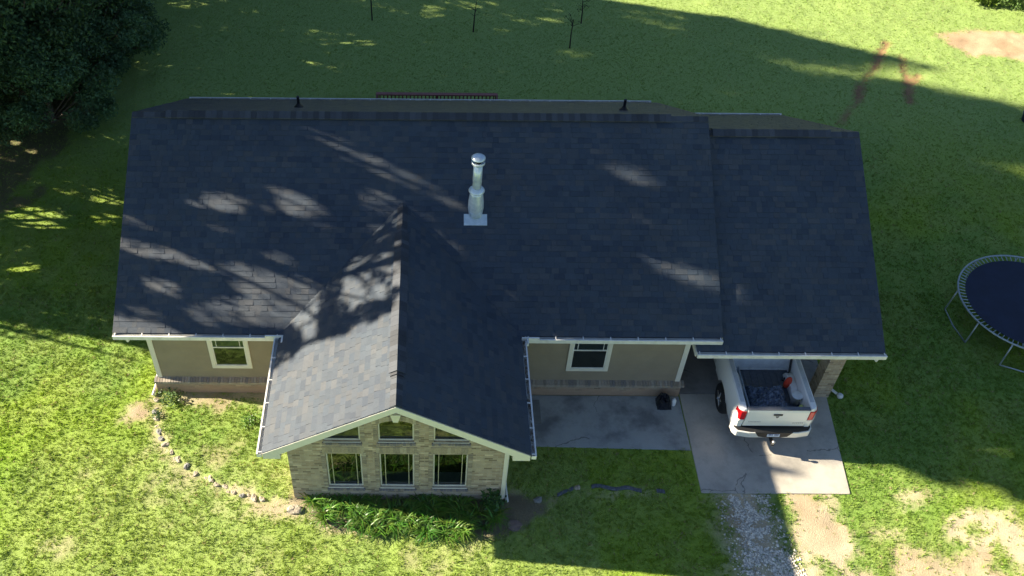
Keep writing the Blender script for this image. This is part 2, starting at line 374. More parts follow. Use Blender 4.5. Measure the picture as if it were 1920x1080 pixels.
# ------------------------------------------------------------------ house
house = empty('house', (0, 20, 0), 'single storey house with dark shingle roof, tan walls and a brick front gable', 'house')
PITCHK = .587
def shingles(mb, org, ud, vd, nrm, vlen, ulo, uhi, seed):
    """rows of laminated tabs: u along the eave, v up the slope; ulo / uhi give the row limits at v"""
    R = random.Random(seed); org, ud, vd, nrm = map(Vector, (org, ud, vd, nrm)); ex = .143; nv = int(math.ceil(vlen/ex))
    base = [(.037,.051,.069),(.039,.053,.071),(.043,.055,.070),(.034,.049,.068),(.043,.054,.067),(.052,.060,.070),(.028,.041,.060)]
    for j in range(nv):
        v0 = j*ex; v1 = min(vlen, v0+ex+.002); a0, b0, a1, b1 = ulo(v0), uhi(v0), ulo(v1), uhi(v1)
        u = min(a0, a1) - R.random()*.3; end = max(b0, b1)
        while u < end:
            w_ = R.choice((.12, .15, .18, .21, .25, .3)); ua, ub = u, u+w_; u += w_
            p = [max(ua, a0), min(ub, b0), min(ub, b1), max(ua, a1)]
            if p[1]-p[0] < .004 and p[2]-p[3] < .004: continue
            p[1] = max(p[1], p[0]); p[2] = max(p[2], p[3])
            h = R.choice((.006, .007, .013, .014)); g = .003
            c = R.choice(base); k = .92+.16*R.random(); c = tuple(1.08*k*q for q in c)
            t0 = .004; 
            P = lambda uu_, v, n_: org+ud*uu_+vd*v+nrm*n_
            q = [P(p[0]+g*.5, v0, h), P(p[1]-g*.5, v0, h), P(p[2]-g*.5, v1, t0), P(p[3]+g*.5, v1, t0), P(p[0]+g*.5, v0, 0), P(p[1]-g*.5, v0, 0), P(p[2], v1, 0), P(p[3], v1, 0)]
            mb.add(q, [(0,1,2,3), (4,5,1,0), (5,6,2,1), (7,4,0,3)], c)
def cslope(k): return math.sqrt(1+k*k)
def roof_x(name, x0, x1, ye, ze, yr, zr, yb, seed, parent):
    """gable roof with its ridge along x"""
    k = (zr-ze)/(yr-ye); kb = (zr-ze)/(yb-yr)
    mb = MB().prism([(ye, ze-.004), (yr, zr-.004), (yb, ze-.004), (yb, ze-.14), (yr, zr-.16), (ye, ze-.14)], 'x', x0, x1)
    body = mb.build(name, simple('roof_underlay', (.05,.05,.055), .9), parent)
    s_ = MB(); L = math.hypot(yr-ye, zr-ze)
    vd = Vector((0, yr-ye, zr-ze)).normalized(); n = Vector((0, -vd.z, vd.y))
    shingles(s_, (0, ye-.02, ze-.012), (1,0,0), vd, n, L+.02, lambda v: x0-.015, lambda v: x1+.015, seed)
    vd = Vector((0, yr-yb, zr-ze)).normalized(); n = Vector((0, -vd.z, vd.y)); n = -n if n.z < 0 else n
    shingles(s_, (0, yb+.02, ze-.012), (1,0,0), vd, n, math.hypot(yb-yr, zr-ze)+.02, lambda v: x0-.015, lambda v: x1+.015, seed+1)
    s_.build('shingles', M_SHING, body)
    return body
ROOF = roof_x('roof', -7.57, 7.16, 15.31, 2.7, 20.25, 5.6, 25.07, 100, house)
CROOF = roof_x('carport_roof', 6.56, 11.10, 15.09, 2.45, 20.12, 5.25, 24.80, 200, house)

# wing roof, ridge along y
WX, WL, WR, WY, WZ, WE = -.61, -3.53, 2.28, 11.87, 4.405, 2.7
mb = MB().prism([(WL, WE-.004), (WX, WZ-.004), (WR, WE-.004), (WR, WE-.14), (WX, WZ-.16), (WL, WE-.14)], 'y', WY, 18.1)
WROOF = mb.build('wing_roof', simple('roof_underlay_wing', (.05,.05,.055), .9), house)
s_ = MB()
for sx, xe in ((-1, WL), (1, WR)):
    vd = Vector((WX-xe, 0, WZ-WE)).normalized(); L = math.hypot(WX-xe, WZ-WE); n = Vector((-vd.z, 0, vd.x)); n = -n if n.z < 0 else n
    shingles(s_, (xe+sx*.02, 0, WE-.012), (0,1,0), vd, n, L+.02, lambda v: WY-.02, lambda v: 15.31+max(0, (v*vd.z))/PITCHK-.005, 300+sx)
s_.build('shingles', M_SHING, WROOF)

def ridge_caps(parent, axis, a0, a1, vent0, vent1, c, zc, k, kk, seed):
    """ridge caps: a row of bent tabs; between vent0 and vent1 they sit on a raised vent"""
    R = random.Random(seed); cp = MB(); vt = MB(); hw = .175
    t = a0
    def prof(off, h, w): return [(c-w, zc-w*k+h-off), (c, zc+h), (c+w, zc-w*kk+h-off), (c+w, zc-w*kk+h-off-.02), (c, zc+h-.03), (c-w, zc-w*k+h-off-.02)]
    while t < a1-.01:
        e = min(t+.145, a1); on = vent0 <= (t+e)/2 <= vent1; h = .078 if on else .022
        g = R.choice((.05,.06,.075,.09)); col = (g*.62, g*.72, g*.88)
        cp.prism(prof(0, h+R.random()*.004, hw if on else .13), axis, t+.002, e-.001, col)
        t = e
    cp.build('ridge_cap', M_SHING, parent)
    vt.prism([(c-.14, zc-.14*k+.052), (c, zc+.05), (c+.14, zc-.14*kk+.052), (c+.14, zc-.14*kk-.01), (c, zc-.03), (c-.14, zc-.14*k-.01)], axis, vent0, vent1, (.03,.034,.042))
    vt.build('ridge_vent', M_SHING, parent)
ridge_caps(ROOF, 'x', -7.57, 7.16, -6.75, 6.15, 20.25, 5.6, PITCHK, PITCHK, 1)
ridge_caps(CROOF, 'x', 7.17, 11.1, 7.25, 10.35, 20.12, 5.25, .557, .557, 2)
ridge_caps(WROOF, 'y', WY-.01, 18.05, 12.66, 17.1, WX, WZ, .584, .584, 3)

# fascia, soffits, rake boards
def part(mb, name, mat, parent=house, **k): return mb.build(name, mat, parent, **k)
part(MB().box(-7.5, WL+.05, 15.315, 15.70, 2.50, 2.555), 'soffit', M_SOFFIT)
part(MB().box(WR-.05, 7.10, 15.315, 15.70, 2.50, 2.555), 'soffit', M_SOFFIT)
part(MB().box(6.70, 11.05, 15.12, 24.9, 2.24, 2.30), 'soffit', M_SOFFIT)
part(MB().box(WL+.03, -3.14, 11.9, 15.6, 2.50, 2.553), 'soffit', M_SOFFIT)
part(MB().box(1.89, WR-.03, 11.9, 15.6, 2.50, 2.553), 'soffit', M_SOFFIT)
for xe, sx in ((WL, 1), (WR, -1)):                                      # front rake boards of the wing with boxed eave returns
    part(MB().prism([(xe, WE-.02), (WX, WZ-.03), (WX, WZ-.215), (xe+sx*.38, WE-.03), (xe+sx*.38, WE-.2), (xe, WE-.2)], 'y', WY-.03, WY-.004), 'rake_board', M_TRIM)
    part(MB().prism([(xe+sx*.05, WE-.145), (WX-sx*.0, WZ-.165), (WX, WZ-.20), (xe+sx*.05, WE-.20)], 'y', WY+.001, 12.395), 'rake_soffit', M_TRIM)
for x_, nm in ((-7.575, 0), (7.163, 0)):
    for ya, yb_ in ((15.31, 20.25), (25.07, 20.25)):
        part(MB().prism([(ya, 2.675), (yb_, 5.575), (yb_, 5.42), (ya, 2.53)], 'x', x_-.012, x_+.012), 'rake_board', M_TRIM)
for ya, yb_ in ((15.09, 20.12), (24.80, 20.12)):
    part(MB().prism([(ya, 2.425), (yb_, 5.225), (yb_, 5.07), (ya, 2.28)], 'x', 11.092, 11.115), 'rake_board', M_TRIM)
part(MB().box(6.535, 6.558, 15.06, 15.70, 2.26, 2.44), 'rake_board', M_TRIM)

# gutters
def gutter(axis, a0, a1, e, zt, out, parent=house):
    """open trough along an eave; out = +1/-1 points away from the roof, e = eave coordinate"""
    m_ = MB(); w_ = .105; h = .115; t = .006
    def B(p0, p1, q0, q1, z0, z1):
        p0, p1 = sorted((p0, p1)); 
        if axis == 'x': m_.box(q0, q1, p0, p1, z0, z1)
        else: m_.box(p0, p1, q0, q1, z0, z1)
    B(e, e+out*t, a0, a1, zt-h, zt-.012); B(e+out*t, e+out*(w_-t), a0, a1, zt-h, zt-h+t); B(e+out*(w_-t), e+out*w_, a0, a1, zt-h, zt)
    B(e+out*(w_-.028), e+out*(w_+.006), a0, a1, zt+.001, zt+.009)
    B(e+out*t, e+out*(w_-t), a0, a0+t, zt-h+t, zt-.002); B(e+out*t, e+out*(w_-t), a1-t, a1, zt-h+t, zt-.002)
    n = max(2, int((a1-a0)/.62))
    for i in range(n+1):
        a = a0+.05+(a1-a0-.1)*i/n; B(e-out*.03, e+out*(w_-.03), a-.012, a+.012, zt+.010, zt+.020)
    return m_.build('gutter', M_WHITE, parent)
gutter('x', -7.57, WL-.02, 15.285, 2.675, -1)
gutter('x', WR+.13, 7.16, 15.285, 2.675, -1)
gutter('x', 6.56, 11.13, 15.065, 2.425, -1)
gutter('y', WY-.03, 15.26, WL-.025, 2.675, -1)
gutter('y', WY-.03, 15.40, WR+.025, 2.675, 1)
gutter('x', -7.5, 7.0, 25.09, 2.675, 1)
gutter('x', 7.2, 11.1, 24.82, 2.425, 1)
part(MB().box(-3.88, -3.44, 15.165, 15.205, 2.66, 2.76).box(-3.48,-3.44,14.98,15.16,2.66,2.76), 'splash_guard', M_WHITE)
part(MB().box(2.30, 2.72, 15.165, 15.205, 2.66, 2.76).box(2.42,2.455,15.0,15.16,2.66,2.76), 'splash_guard', M_WHITE)
# leaf debris lying in the shaded wing gutter
db = MB(); R = random.Random(4)
for i in range(230):
    y = 11.9+R.random()**.7*3.3; x = 2.335+R.random()*.06; z = 2.60+R.random()*.04; a = R.random()*6.3; r_ = .015+R.random()*.03; c = R.choice(((.25,.2,.14),(.4,.36,.28),(.16,.12,.08),(.5,.48,.4)))
    db.add([(x+r_*math.cos(a), y+r_*2*math.sin(a), z), (x-r_*math.sin(a)*.5, y+r_*math.cos(a)*.5, z+.01), (x-r_*math.cos(a), y-r_*2*math.sin(a), z+.015), (x+r_*math.sin(a)*.5, y-r_*math.cos(a)*.5, z+.005)], [(0,1,2,3)], c)
part(db, 'gutter_debris', attrmat('dry_leaves', var=.2))

# downspouts
def downspout(pts, name='downspout'):
    o = MB().tube(pts, .042, 4).build(name, M_WHITE, house, bevel=.006); return o
downspout([(-7.25,15.22,2.57),(-7.25,15.22,2.47),(-7.12,15.95,2.36),(-7.11,16.05,2.25),(-7.11,16.05,.25),(-7.13,15.85,.09),(-7.16,15.45,.06)])
downspout([(10.95,15.0,2.32),(10.95,15.0,2.22),(10.70,15.80,2.08),(10.67,15.9,1.95),(10.67,15.9,.2),(10.72,15.85,.08),(10.86,15.68,.06)])
downspout([(2.38,12.95,2.57),(2.38,12.95,2.5),(1.98,12.98,2.32),(1.93,12.98,2.2),(1.93,12.98,.2),(1.94,12.8,.08),(1.97,12.32,.06)])

# walls
part(MB().prism([(15.72,.46),(24.8,.46),(24.8,2.72),(20.25,5.36),(15.72,2.72)], 'x', -6.98, 6.60), 'siding_wall', M_SIDING)
part(MB().box(-7.06, 6.66, 15.60, 24.92, -.1, .40), 'brick_foundation', M_BRICKF)
R = random.Random(9); rl = MB()
x = -7.08; cut = False
while x < 6.68:                                                       # sloping course of bricks on edge
    c = R.choice(((.31,.26,.20),(.34,.29,.23),(.27,.23,.18),(.22,.20,.18),(.36,.32,.26),(.25,.22,.18)))
    if x > 0 and not cut: part(rl, 'rowlock_ledge', M_ROWLOCK); rl = MB(); cut = True
    if not (-3.13 < x < 1.86):
        dz = R.random()*.006
        rl.add([(x,15.575,.395),(x+.062,15.575,.395),(x+.062,15.73,.40),(x,15.73,.40),(x,15.575,.45+dz),(x+.062,15.575,.45+dz),(x+.062,15.73,.505+dz),(x,15.73,.505+dz)],
               [(0,3,2,1),(4,5,6,7),(0,1,5,4),(1,2,6,5),(2,3,7,6),(3,0,4,7)], c)
    x += .072
part(rl, 'rowlock_ledge', M_ROWLOCK)
part(MB().box(-7.07, 6.67, 15.59, 15.74, .36, .436), 'ledge_mortar', simple('mortar', (.33,.3,.25), .95))
part(MB().box(-7.005, -6.88, 15.70, 15.84, .47, 2.70), 'corner_trim', M_TRIM)
part(MB().box(6.50, 6.625, 15.70, 15.84, .47, 2.70), 'corner_trim', M_TRIM)
part(MB().box(6.602, 6.62, 15.85, 24.8, .47, 2.3), 'side_wall', M_SIDING)

# gable wall of the wing, built as piers and panels so that the openings are real
GY, GB = 12.40, 12.62
OP = [(-2.27, -1.45), (-1.05, -.25), (.18, .98)]; LZ = (.53, 1.90); UZ = (2.37, 3.16)
def topz(x): return WZ-.22-.584*abs(x-WX)
gw = MB()
def strip(x0, x1, z0, z1=None):
    if z1 is not None: gw.box(x0, x1, GY, GB, z0, z1); return
    xs_ = sorted({x0, x1, *([WX] if x0 < WX < x1 else [])}); gw.prism([(x0, z0), (x1, z0)]+[(q, topz(q)) for q in reversed(xs_)], 'y', GY, GB)
edges = [-3.13] + [e for o in OP for e in o] + [1.88]
for i in range(0, len(edges), 2): strip(edges[i], edges[i+1], -.1)
for i, (a, b) in enumerate(OP):
    strip(a, b, -.1, LZ[0]); strip(a, b, LZ[1], UZ[0])
    if i == 1:                                                         # segmental arch
        n = 8; pts = [(a+(b-a)*t/n, 3.03+.13*(1-(2*t/n-1)**2)) for t in range(n+1)]
        for t in range(n):
            (p0, z0), (p1, z1) = pts[t], pts[t+1]; q = [(p0, z0), (p1, z1), (p1, topz(p1)), (p0, topz(p0))]; gw.prism(q, 'y', GY, GB)
    else: strip(a, b, UZ[1] if i != 1 else 0)
part(gw, 'gable_wall', M_BRICK)
part(MB().box(-3.13, -2.95, GB+.002, 15.72, -.1, 2.55), 'wing_side_wall', M_BRICK)
part(MB().box(1.70, 1.88, GB+.002, 15.72, -.1, 2.55), 'wing_side_wall', M_BRICK)
part(MB().box(1.884, 1.905, GY-.012, GY+.10, .1, 2.5).box(1.80, 1.882, GY-.022, GY-.003, .1, 2.5), 'corner_trim', M_TRIM)
bands = MB(); R = random.Random(12)
def soldier(x0, x1, z0, z1, proud, cols):
    n = round((x1-x0)/.075)
    for i in range(n):
        a = x0+(x1-x0)*i/n; c = R.choice(cols); bands.box(a+.004, a+(x1-x0)/n-.004, GY-proud-R.random()*.003, GY+.05, z0, z1, c)
DK = ((.15,.14,.16),(.20,.18,.19),(.17,.16,.19),(.27,.23,.2)); TN = ((.36,.30,.22),(.32,.27,.2),(.40,.35,.27),(.28,.24,.19))
for a, b in OP:
    bands = MB()
    soldier(a-.04, b+.04, 2.27, 2.35, .035, DK); soldier(a-.06, b+.06, 1.95, 2.17, .008, TN); soldier(a-.04, b+.04, .42, .50, .035, DK)
    for s0, s1 in ((a-.105, a-.006), (b+.006, b+.105)):                # toothed jamb courses
        z = .52
        while z < 3.0:
            if not (1.93 < z < 2.36) and z+.07 < topz(s0)-.02 and z+.07 < topz(s1)-.02: bands.box(s0, s1, GY-.012, GY+.03, z, z+.064, R.choice(TN+((.24,.2,.16),)))
            z += .072
    part(bands, 'brick_band', M_ROWLOCK)
bands = MB()
for i in range(12):                                                    # arch course
    t0, t1 = (i+.06)/12, (i+.94)/12; a, b = OP[1]; f = lambda t: (a-.04+(b-a+.08)*t, 3.035+.135*(1-(2*t-1)**2))
    (p0, z0), (p1, z1) = f(t0), f(t1); bands.prism([(p0, z0), (p1, z1), (p1, z1+.17), (p0, z0+.17)], 'y', GY-.014, GY+.03, R.choice(TN))
part(bands, 'brick_arch', M_ROWLOCK)
part(MB().prism([(-.705, 3.155), (-.595, 3.155), (-.53, 3.415), (-.77, 3.415)], 'y', GY-.05, GY+.02), 'keystone', M_TRIM, bevel=.008)

M_STOOL = simple('white_window_stool', (.55,.6,.6), .5)
M_MUNT = simple('muntin', (.5,.47,.32), .5)
def gable_window(a, b, z0, z1, arch, lower):
    fr = MB(); t = .035; y0, y1 = GY+.05, GY+.10
    fr.box(a+.003, a+t, y0, y1, z0+.003, z1-.003); fr.box(b-t, b-.003, y0, y1, z0+.003, z1-.003); fr.box(a+t, b-t, y0, y1, z0+.003, z0+t); 
    if not arch: fr.box(a+t, b-t, y0, y1, z1-t, z1-.003)
    w_ = part(fr, 'window', M_TRIM)
    pz = [(a+t, z0+t), (b-t, z0+t), (b-t, z1-t), (a+t, z1-t)]
    if arch: pz = [(a+t, z0+t), (b-t, z0+t), (b-t, z1), ((a+b)/2, z1+.11), (a+t, z1)]
    MB().add([(p[0], y0+.02, p[1]) for p in pz], [tuple(range(len(pz)))]).build('pane', M_GLASS, w_)
    MB().box(a-.01, b+.01, GY-.012, GY+.049, z0-.028, z0-.001).build('sill', M_TRIM, w_)
    ro = MB().box(a-.02, b+.02, GB+.5, GB+.52, z0-.1, z1+.1).box(a-.04,a-.02,GB+.003,GB+.5,z0-.1,z1+.1).box(b+.02,b+.04,GB+.003,GB+.5,z0-.1,z1+.1).box(a-.02,b+.02,GB+.003,GB+.5,z1+.1,z1+.12).box(a-.02,b+.02,GB+.003,GB+.5,z0-.12,z0-.1)
    ro.build('room', M_DARK, w_)
    MB().box(a-.015, b+.015, GY+.12, GB+.18, z0+.02, z0+.05).build('stool', M_STOOL, w_)
    if lower:
        for q in (a+.13, b-.13): MB().box(q-.008, q+.008, y0+.008, y0+.018, z0+t, z1-t).build('muntin', M_MUNT, w_)
for i, (a, b) in enumerate(OP):
    gable_window(a, b, LZ[0], LZ[1], False, True)
    gable_window(a, b, UZ[0], UZ[1] if i != 1 else 3.03, i == 1, False)

def wall_window(x0, x1, z0, z1, tint, face=15.72):
    """sash window with wide painted casing on the siding wall"""
    t = .10; c = MB()
    c.box(x0, x0+t, face-.035, face, z0, z1).box(x1-t, x1, face-.035, face, z0, z1).box(x0+t, x1-t, face-.035, face, z0, z0+t).box(x0+t, x1-t, face-.035, face, z1-t, z1)
    w_ = part(c, 'window', M_TRIM, bevel=.004); a, b, zl, zh = x0+t, x1-t, z0+t, z1-t; zm = 1.70; s_ = .028
    fr = MB(); 
    for q0, q1, yy in ((zl, zm+.02, .018), (zm-.02, zh, .012)):
        fr.box(a, a+s_, face-yy-.006, face-.001, q0, q1).box(b-s_, b, face-yy-.006, face-.001, q0, q1).box(a+s_, b-s_, face-yy-.006, face-.001, q0, q0+s_).box(a+s_, b-s_, face-yy-.006, face-.001, q1-s_, q1)
    fr.build('sash', M_WHITE, w_)
    MB().add([(a+s_, face-.007, zl+s_), (b-s_, face-.007, zl+s_), (b-s_, face-.007, zm-.01), (a+s_, face-.007, zm-.01)], [(0,1,2,3)]).build('pane', M_GLASS, w_)
    MB().add([(a+s_, face-.007, zm+.01), (b-s_, face-.007, zm+.01), (b-s_, face-.007, zh-s_), (a+s_, face-.007, zh-s_)], [(0,1,2,3)]).build('pane', M_GLASS, w_)
    for q in (a+s_+.09, b-s_-.09): MB().box(q-.008, q+.008, face-.013, face-.009, zm+.01, zh-s_).build('muntin', M_WHITE, w_)
    MB().box(a+.01, b-.01, face-.0045, face-.003, zl+.01, zm).build('dark_room_panel', simple('room_darkness', (.05,.05,.045), .8), w_)  # dark sheet behind the lower pane, standing in for the unlit room
    MB().box(a+.01, b-.01, face-.0045, face-.003, zm+.001, zh-.01).build('reflection_panel', simple('reflection_panel', tint, .7), w_)  # sheet behind the upper pane, greenish lawn reflection put into its colour
wall_window(-5.50, -4.47, .90, 2.42, (.17,.24,.19))
wall_window(3.60, 4.68, .90, 2.42, (.05,.075,.07))

# brick column and beam of the carport
part(MB().box(10.22, 10.62, 15.60, 16.0, -.1, 2.24), 'brick_column', M_BRICK)
part(MB().box(10.25, 10.65, 24.3, 24.7, -.1, 2.24), 'brick_column', M_BRICK)
part(MB().prism([(15.12,2.30),(20.12,5.05),(24.75,2.30)], 'x', 10.70, 10.80), 'carport_gable', M_SIDING)
part(MB().box(7.6, 10.2, 24.75, 24.87, .023, 2.239), 'back_wall', M_SIDING)

# flue on the front slope
M_GALV, nt_, p_ = newmat('galvanised_steel'); p_.inputs['Metallic'].default_value = .35; p_.inputs['Roughness'].default_value = .35
nt_.links.new(ramp(nt_, noise(nt_, 9, 3), [(.3, (.50,.60,.66)), (.7, (.72,.80,.84))]), p_.inputs['Base Color'])
fx, fy = 1.20, 17.96; fz = 2.7+PITCHK*(fy-15.31)
fl = part(MB().lathe((fx, fy, fz), [(.112, .78), (.112, 1.62)], 28), 'flue_pipe', M_GALV, smooth=True)
MB().lathe((fx, fy, fz), [(.165, -.02), (.195, .22), (.19, .42), (.165, .64), (.15, .77)], 32).build('storm_boot', M_GALV, fl, smooth=True)
MB().lathe((fx, fy, fz), [(.115, .80), (.185, .745), (.20, .76), (.185, .79), (.115, .86)], 32).build('storm_collar', M_GALV, fl, smooth=True)
fa = MB(); k_ = PITCHK
def sq(x0, x1, dy0, dy1, up): return [(x0, fy+dy0, fz+dy0*k_+up), (x1, fy+dy0, fz+dy0*k_+up), (x1, fy+dy1, fz+dy1*k_+up), (x0, fy+dy1, fz+dy1*k_+up)]
lo, hi = sq(fx-.29, fx+.29, -.27, -.02, .012), sq(fx-.29, fx+.29, -.27, -.02, .024)
fa.add(lo+hi, [(0,3,2,1),(4,5,6,7),(0,1,5,4),(1,2,6,5),(2,3,7,6),(3,0,4,7)])
fa.build('flashing_plate', M_GALV, fl)
MB().lathe((fx, fy, fz), [(.12, 1.575), (.165, 1.60), (.165, 1.66), (.16, 1.66), (.158, 1.61), (.11, 1.59)], 28).build('cap_ring', M_GALV, fl, smooth=True)
MB().lathe((fx, fy, fz), [(.085, 1.60), (.085, 1.74)], 16).build('cap_screen', M_DARK, fl)
MB().lathe((fx, fy, fz), [(.10, 1.735), (.17, 1.745), (.172, 1.76), (.13, 1.80), (.06, 1.822), (.005, 1.826)], 32).build('cap', M_GALV, fl, smooth=True)

# plumbing vents on the back slope
M_BLK = simple('black_plastic', (.015,.015,.016), .5)
for vx, vy in ((-3.60, 22.15), (5.41, 22.0)):
    vz = 5.6-PITCHK*(vy-20.25)
    v_ = part(MB().tube([(vx, vy, vz-.05), (vx, vy, vz+.34)], .04, 12), 'vent_pipe', M_BLK)
    MB().lathe((vx, vy, vz), [(.13, .0), (.08, .06), (.05, .11), (.04, .12)], 16).build('boot', M_BLK, v_)

# ------------------------------------------------------------------ deck behind the house
M_REDWOOD = simple('red_stained_wood', (.16,.06,.045), .7, var=.25, scale=8)
deck = empty('deck', (.3, 26, 0), 'red brown wooden deck with baluster railing behind the house', 'deck')
dx0, dx1, dyb, dz = -1.72, 2.30, 27.05, .62
mb = MB()
for i in range(15): mb.box(dx0, dx1, 25.0+i*.14, 25.0+i*.14+.132, dz-.04, dz)
mb.build('deck_boards', M_REDWOOD, deck)
mb = MB().box(dx0-.03, dx1+.03, dyb-.07, dyb+.07, 1.58, 1.62); mb.build('top_rail', simple('red_rail', (.26,.10,.085), .6, var=.15), deck)
for i in range(31):
    x = dx0+.1+i*(dx1-dx0-.2)/30; MB().box(x-.02, x+.02, dyb-.055, dyb-.02, dz-.1, 1.578).build('baluster', M_REDWOOD, deck)
for x in (dx0, (dx0+dx1)/2, dx1): MB().box(x-.045, x+.045, dyb-.018, dyb+.06, 0, 1.578).build('post', M_REDWOOD, deck)
for x in (dx0, dx1): MB().box(x-.03, x+.03, 25.0, dyb-.075, 1.58, 1.62).box(x-.02, x+.02, 25.0, dyb-.06, .72, .78).build('side_rail', M_REDWOOD, deck)

# ------------------------------------------------------------------ pickup truck, local frame: x across, y forward from the tail, z up
TX, TY = 8.58, 14.10
truck = empty('pickup_truck', (TX, TY, .025), 'white pickup truck with open cargo bed parked tail out under the carport', 'pickup truck')
def T(mb):                                                            # local -> world
    mb.v = [(x+TX, y+TY, z+.025) for x, y, z in mb.v]; return mb
M_PAINT = simple('white_car_paint', (.82,.82,.80), .32, var=.03, scale=3, coat=.6)
M_CHROME, nt_, p_ = newmat('brushed_bumper'); p_.inputs['Base Color'].default_value = (.86,.84,.78,1); p_.inputs['Metallic'].default_value = .3; p_.inputs['Roughness'].default_value = .35
M_RED = simple('red_lens', (.55,.008,.012), .2, var=.05, coat=.5)
M_RUB = simple('tyre_rubber', (.012,.012,.013), .75)
M_LINER = simple('bed_floor', (.10,.12,.15), .6, var=.25, scale=12)
YW = 1.12; WB = 3.55
def zlow(y):
    z = .48
    for yc in (YW, YW+WB):
        d = abs(y-yc)
        if d < .50: z = max(z, .42+math.sqrt(.50**2-d*d)*.94)
    return z
def side_loft(sx, y0, y1, top, n):
    """outer body side with wheel arches: closed loop swept along y"""
    V = []; F = []; k = None
    for i in range(n+1):
        y = y0+(y1-y0)*i/n; zb = zlow(y); fl = .035*math.exp(-((y-YW)/.55)**2)+.03*math.exp(-((y-YW-WB)/.55)**2)
        rx = .0
        if y < .16: rx = .10*(1-math.sqrt(max(0, 1-(1-y/.16)**2)))     # rounded tail corner
        sec = [(.93-rx+fl*.6, zb), (.985-rx+fl, max(zb+.02, .74)), (1.0-rx+fl, max(zb+.04, .98)), (.985-rx+fl*.4, 1.18), (.955-rx, top-.07), (.93-rx, top-.015), (.90-rx, top), (.80, top), (.775, top-.02), (.77, top-.1), (.77, .84), (.80, zb)]
        k = len(sec); V += [(sx*a, y, b) for a, b in sec]
    for i in range(n):
        for j in range(k): F.append((i*k+j, i*k+(j+1) % k, (i+1)*k+(j+1) % k, (i+1)*k+j))
    F.append(tuple(range(k))); F.append(tuple(range(n*k, (n+1)*k))[::-1])
    return MB().add(V, F)
body = T(side_loft(-1, .0, 1.93, 1.42, 40)).build('bed_side', M_PAINT, truck, smooth=False)
b2 = T(side_loft(1, .0, 1.93, 1.42, 40)).build('bed_side', M_PAINT, truck)
for o in (body, b2):
    o.data.polygons.foreach_set('use_smooth', [True]*len(o.data.polygons))
    m_ = o.modifiers.new('es', 'EDGE_SPLIT'); m_.split_angle = math.radians(38)
T(MB().box(-.768, .768, .09, 1.90, .80, .845)).build('bed_floor', M_LINER, truck)
rb = MB()
for i in range(9): rb.box(-.74+i*.17, -.67+i*.17, .12, 1.86, .846, .858)
T(rb).build('bed_liner', M_LINER, truck)
T(MB().box(-.768, .768, 1.72, 1.93, .846, 1.40).box(-.80, .80, 1.70, 1.95, 1.401, 1.425).box(-.768, .768, 1.685, 1.718, .859, .90)).build('bed_bulkhead', simple('bulkhead_paint', (.70,.72,.72), .5), truck, bevel=.008)
for sx in (-1, 1): T(MB().prism([(YW-.42,.859),(YW-.34,1.03),(YW-.2,1.10),(YW+.2,1.10),(YW+.34,1.03),(YW+.42,.859)], 'x', sx*.765, sx*.60)).build('wheel_housing', M_PAINT, truck, bevel=.01)
for sx in (-1, 1): T(MB().box(min(sx*.80, sx*.90), max(sx*.80, sx*.90), .22, 1.84, 1.422, 1.431)).build('rail_cap', simple('rail_cap', (.50,.53,.55), .5), truck, bevel=.006)
# tailgate
tg = T(MB().prism([(-.015,.76),(.075,.76),(.075,1.395),(-.02,1.395),(-.035,1.33),(-.03,1.0)], 'x', -.755, .755)).build('tailgate', M_PAINT, truck, bevel=.01)
T(MB().box(-.755, .755, -.03, .085, 1.397, 1.422)).build('top_cap', simple('grey_cap', (.13,.14,.16), .5), tg, bevel=.006)
T(MB().box(-.11, .11, -.052, -.034, 1.215, 1.275)).build('handle', M_BLK, tg, bevel=.008)
em = MB()
for sx in (-1, 1): em.prism([(0,1.175),(sx*.045,1.185),(sx*.03,1.15),(0,1.11)], 'y', -.045, -.034)
T(em).build('emblem', simple('emblem_grey', (.12,.12,.13), .3, 0), tg)
lt = MB()
for i in range(9): lt.box(-.66+i*.035, -.66+i*.035+.022, -.0365, -.031, .94, .962)
M_BADGE = simple('badge_grey', (.42,.42,.42), .4); T(lt).build('badge', M_BADGE, tg); lt = MB()
for i in range(6): lt.box(.44+i*.045, .44+i*.045+.026, -.0365, -.031, .90, .93)
T(lt).build('badge', M_BADGE, tg)
for sx in (-1, 1):
    T(MB().prism([(sx*.772,-.028),(sx*.89,-.02),(sx*.955,.05),(sx*.985,.16),(sx*.955,.18),(sx*.90,.09),(sx*.772,.06)], 'z', 1.02, 1.33)).build('taillight', M_RED, truck, bevel=.012)
    T(MB().prism([(sx*.775,-.030),(sx*.89,-.022),(sx*.957,.048),(sx*.93,.10),(sx*.775,.06)], 'z', .975, 1.018)).build('reverse_light', simple('clear_lens', (.75,.72,.7), .2), truck, bevel=.004)
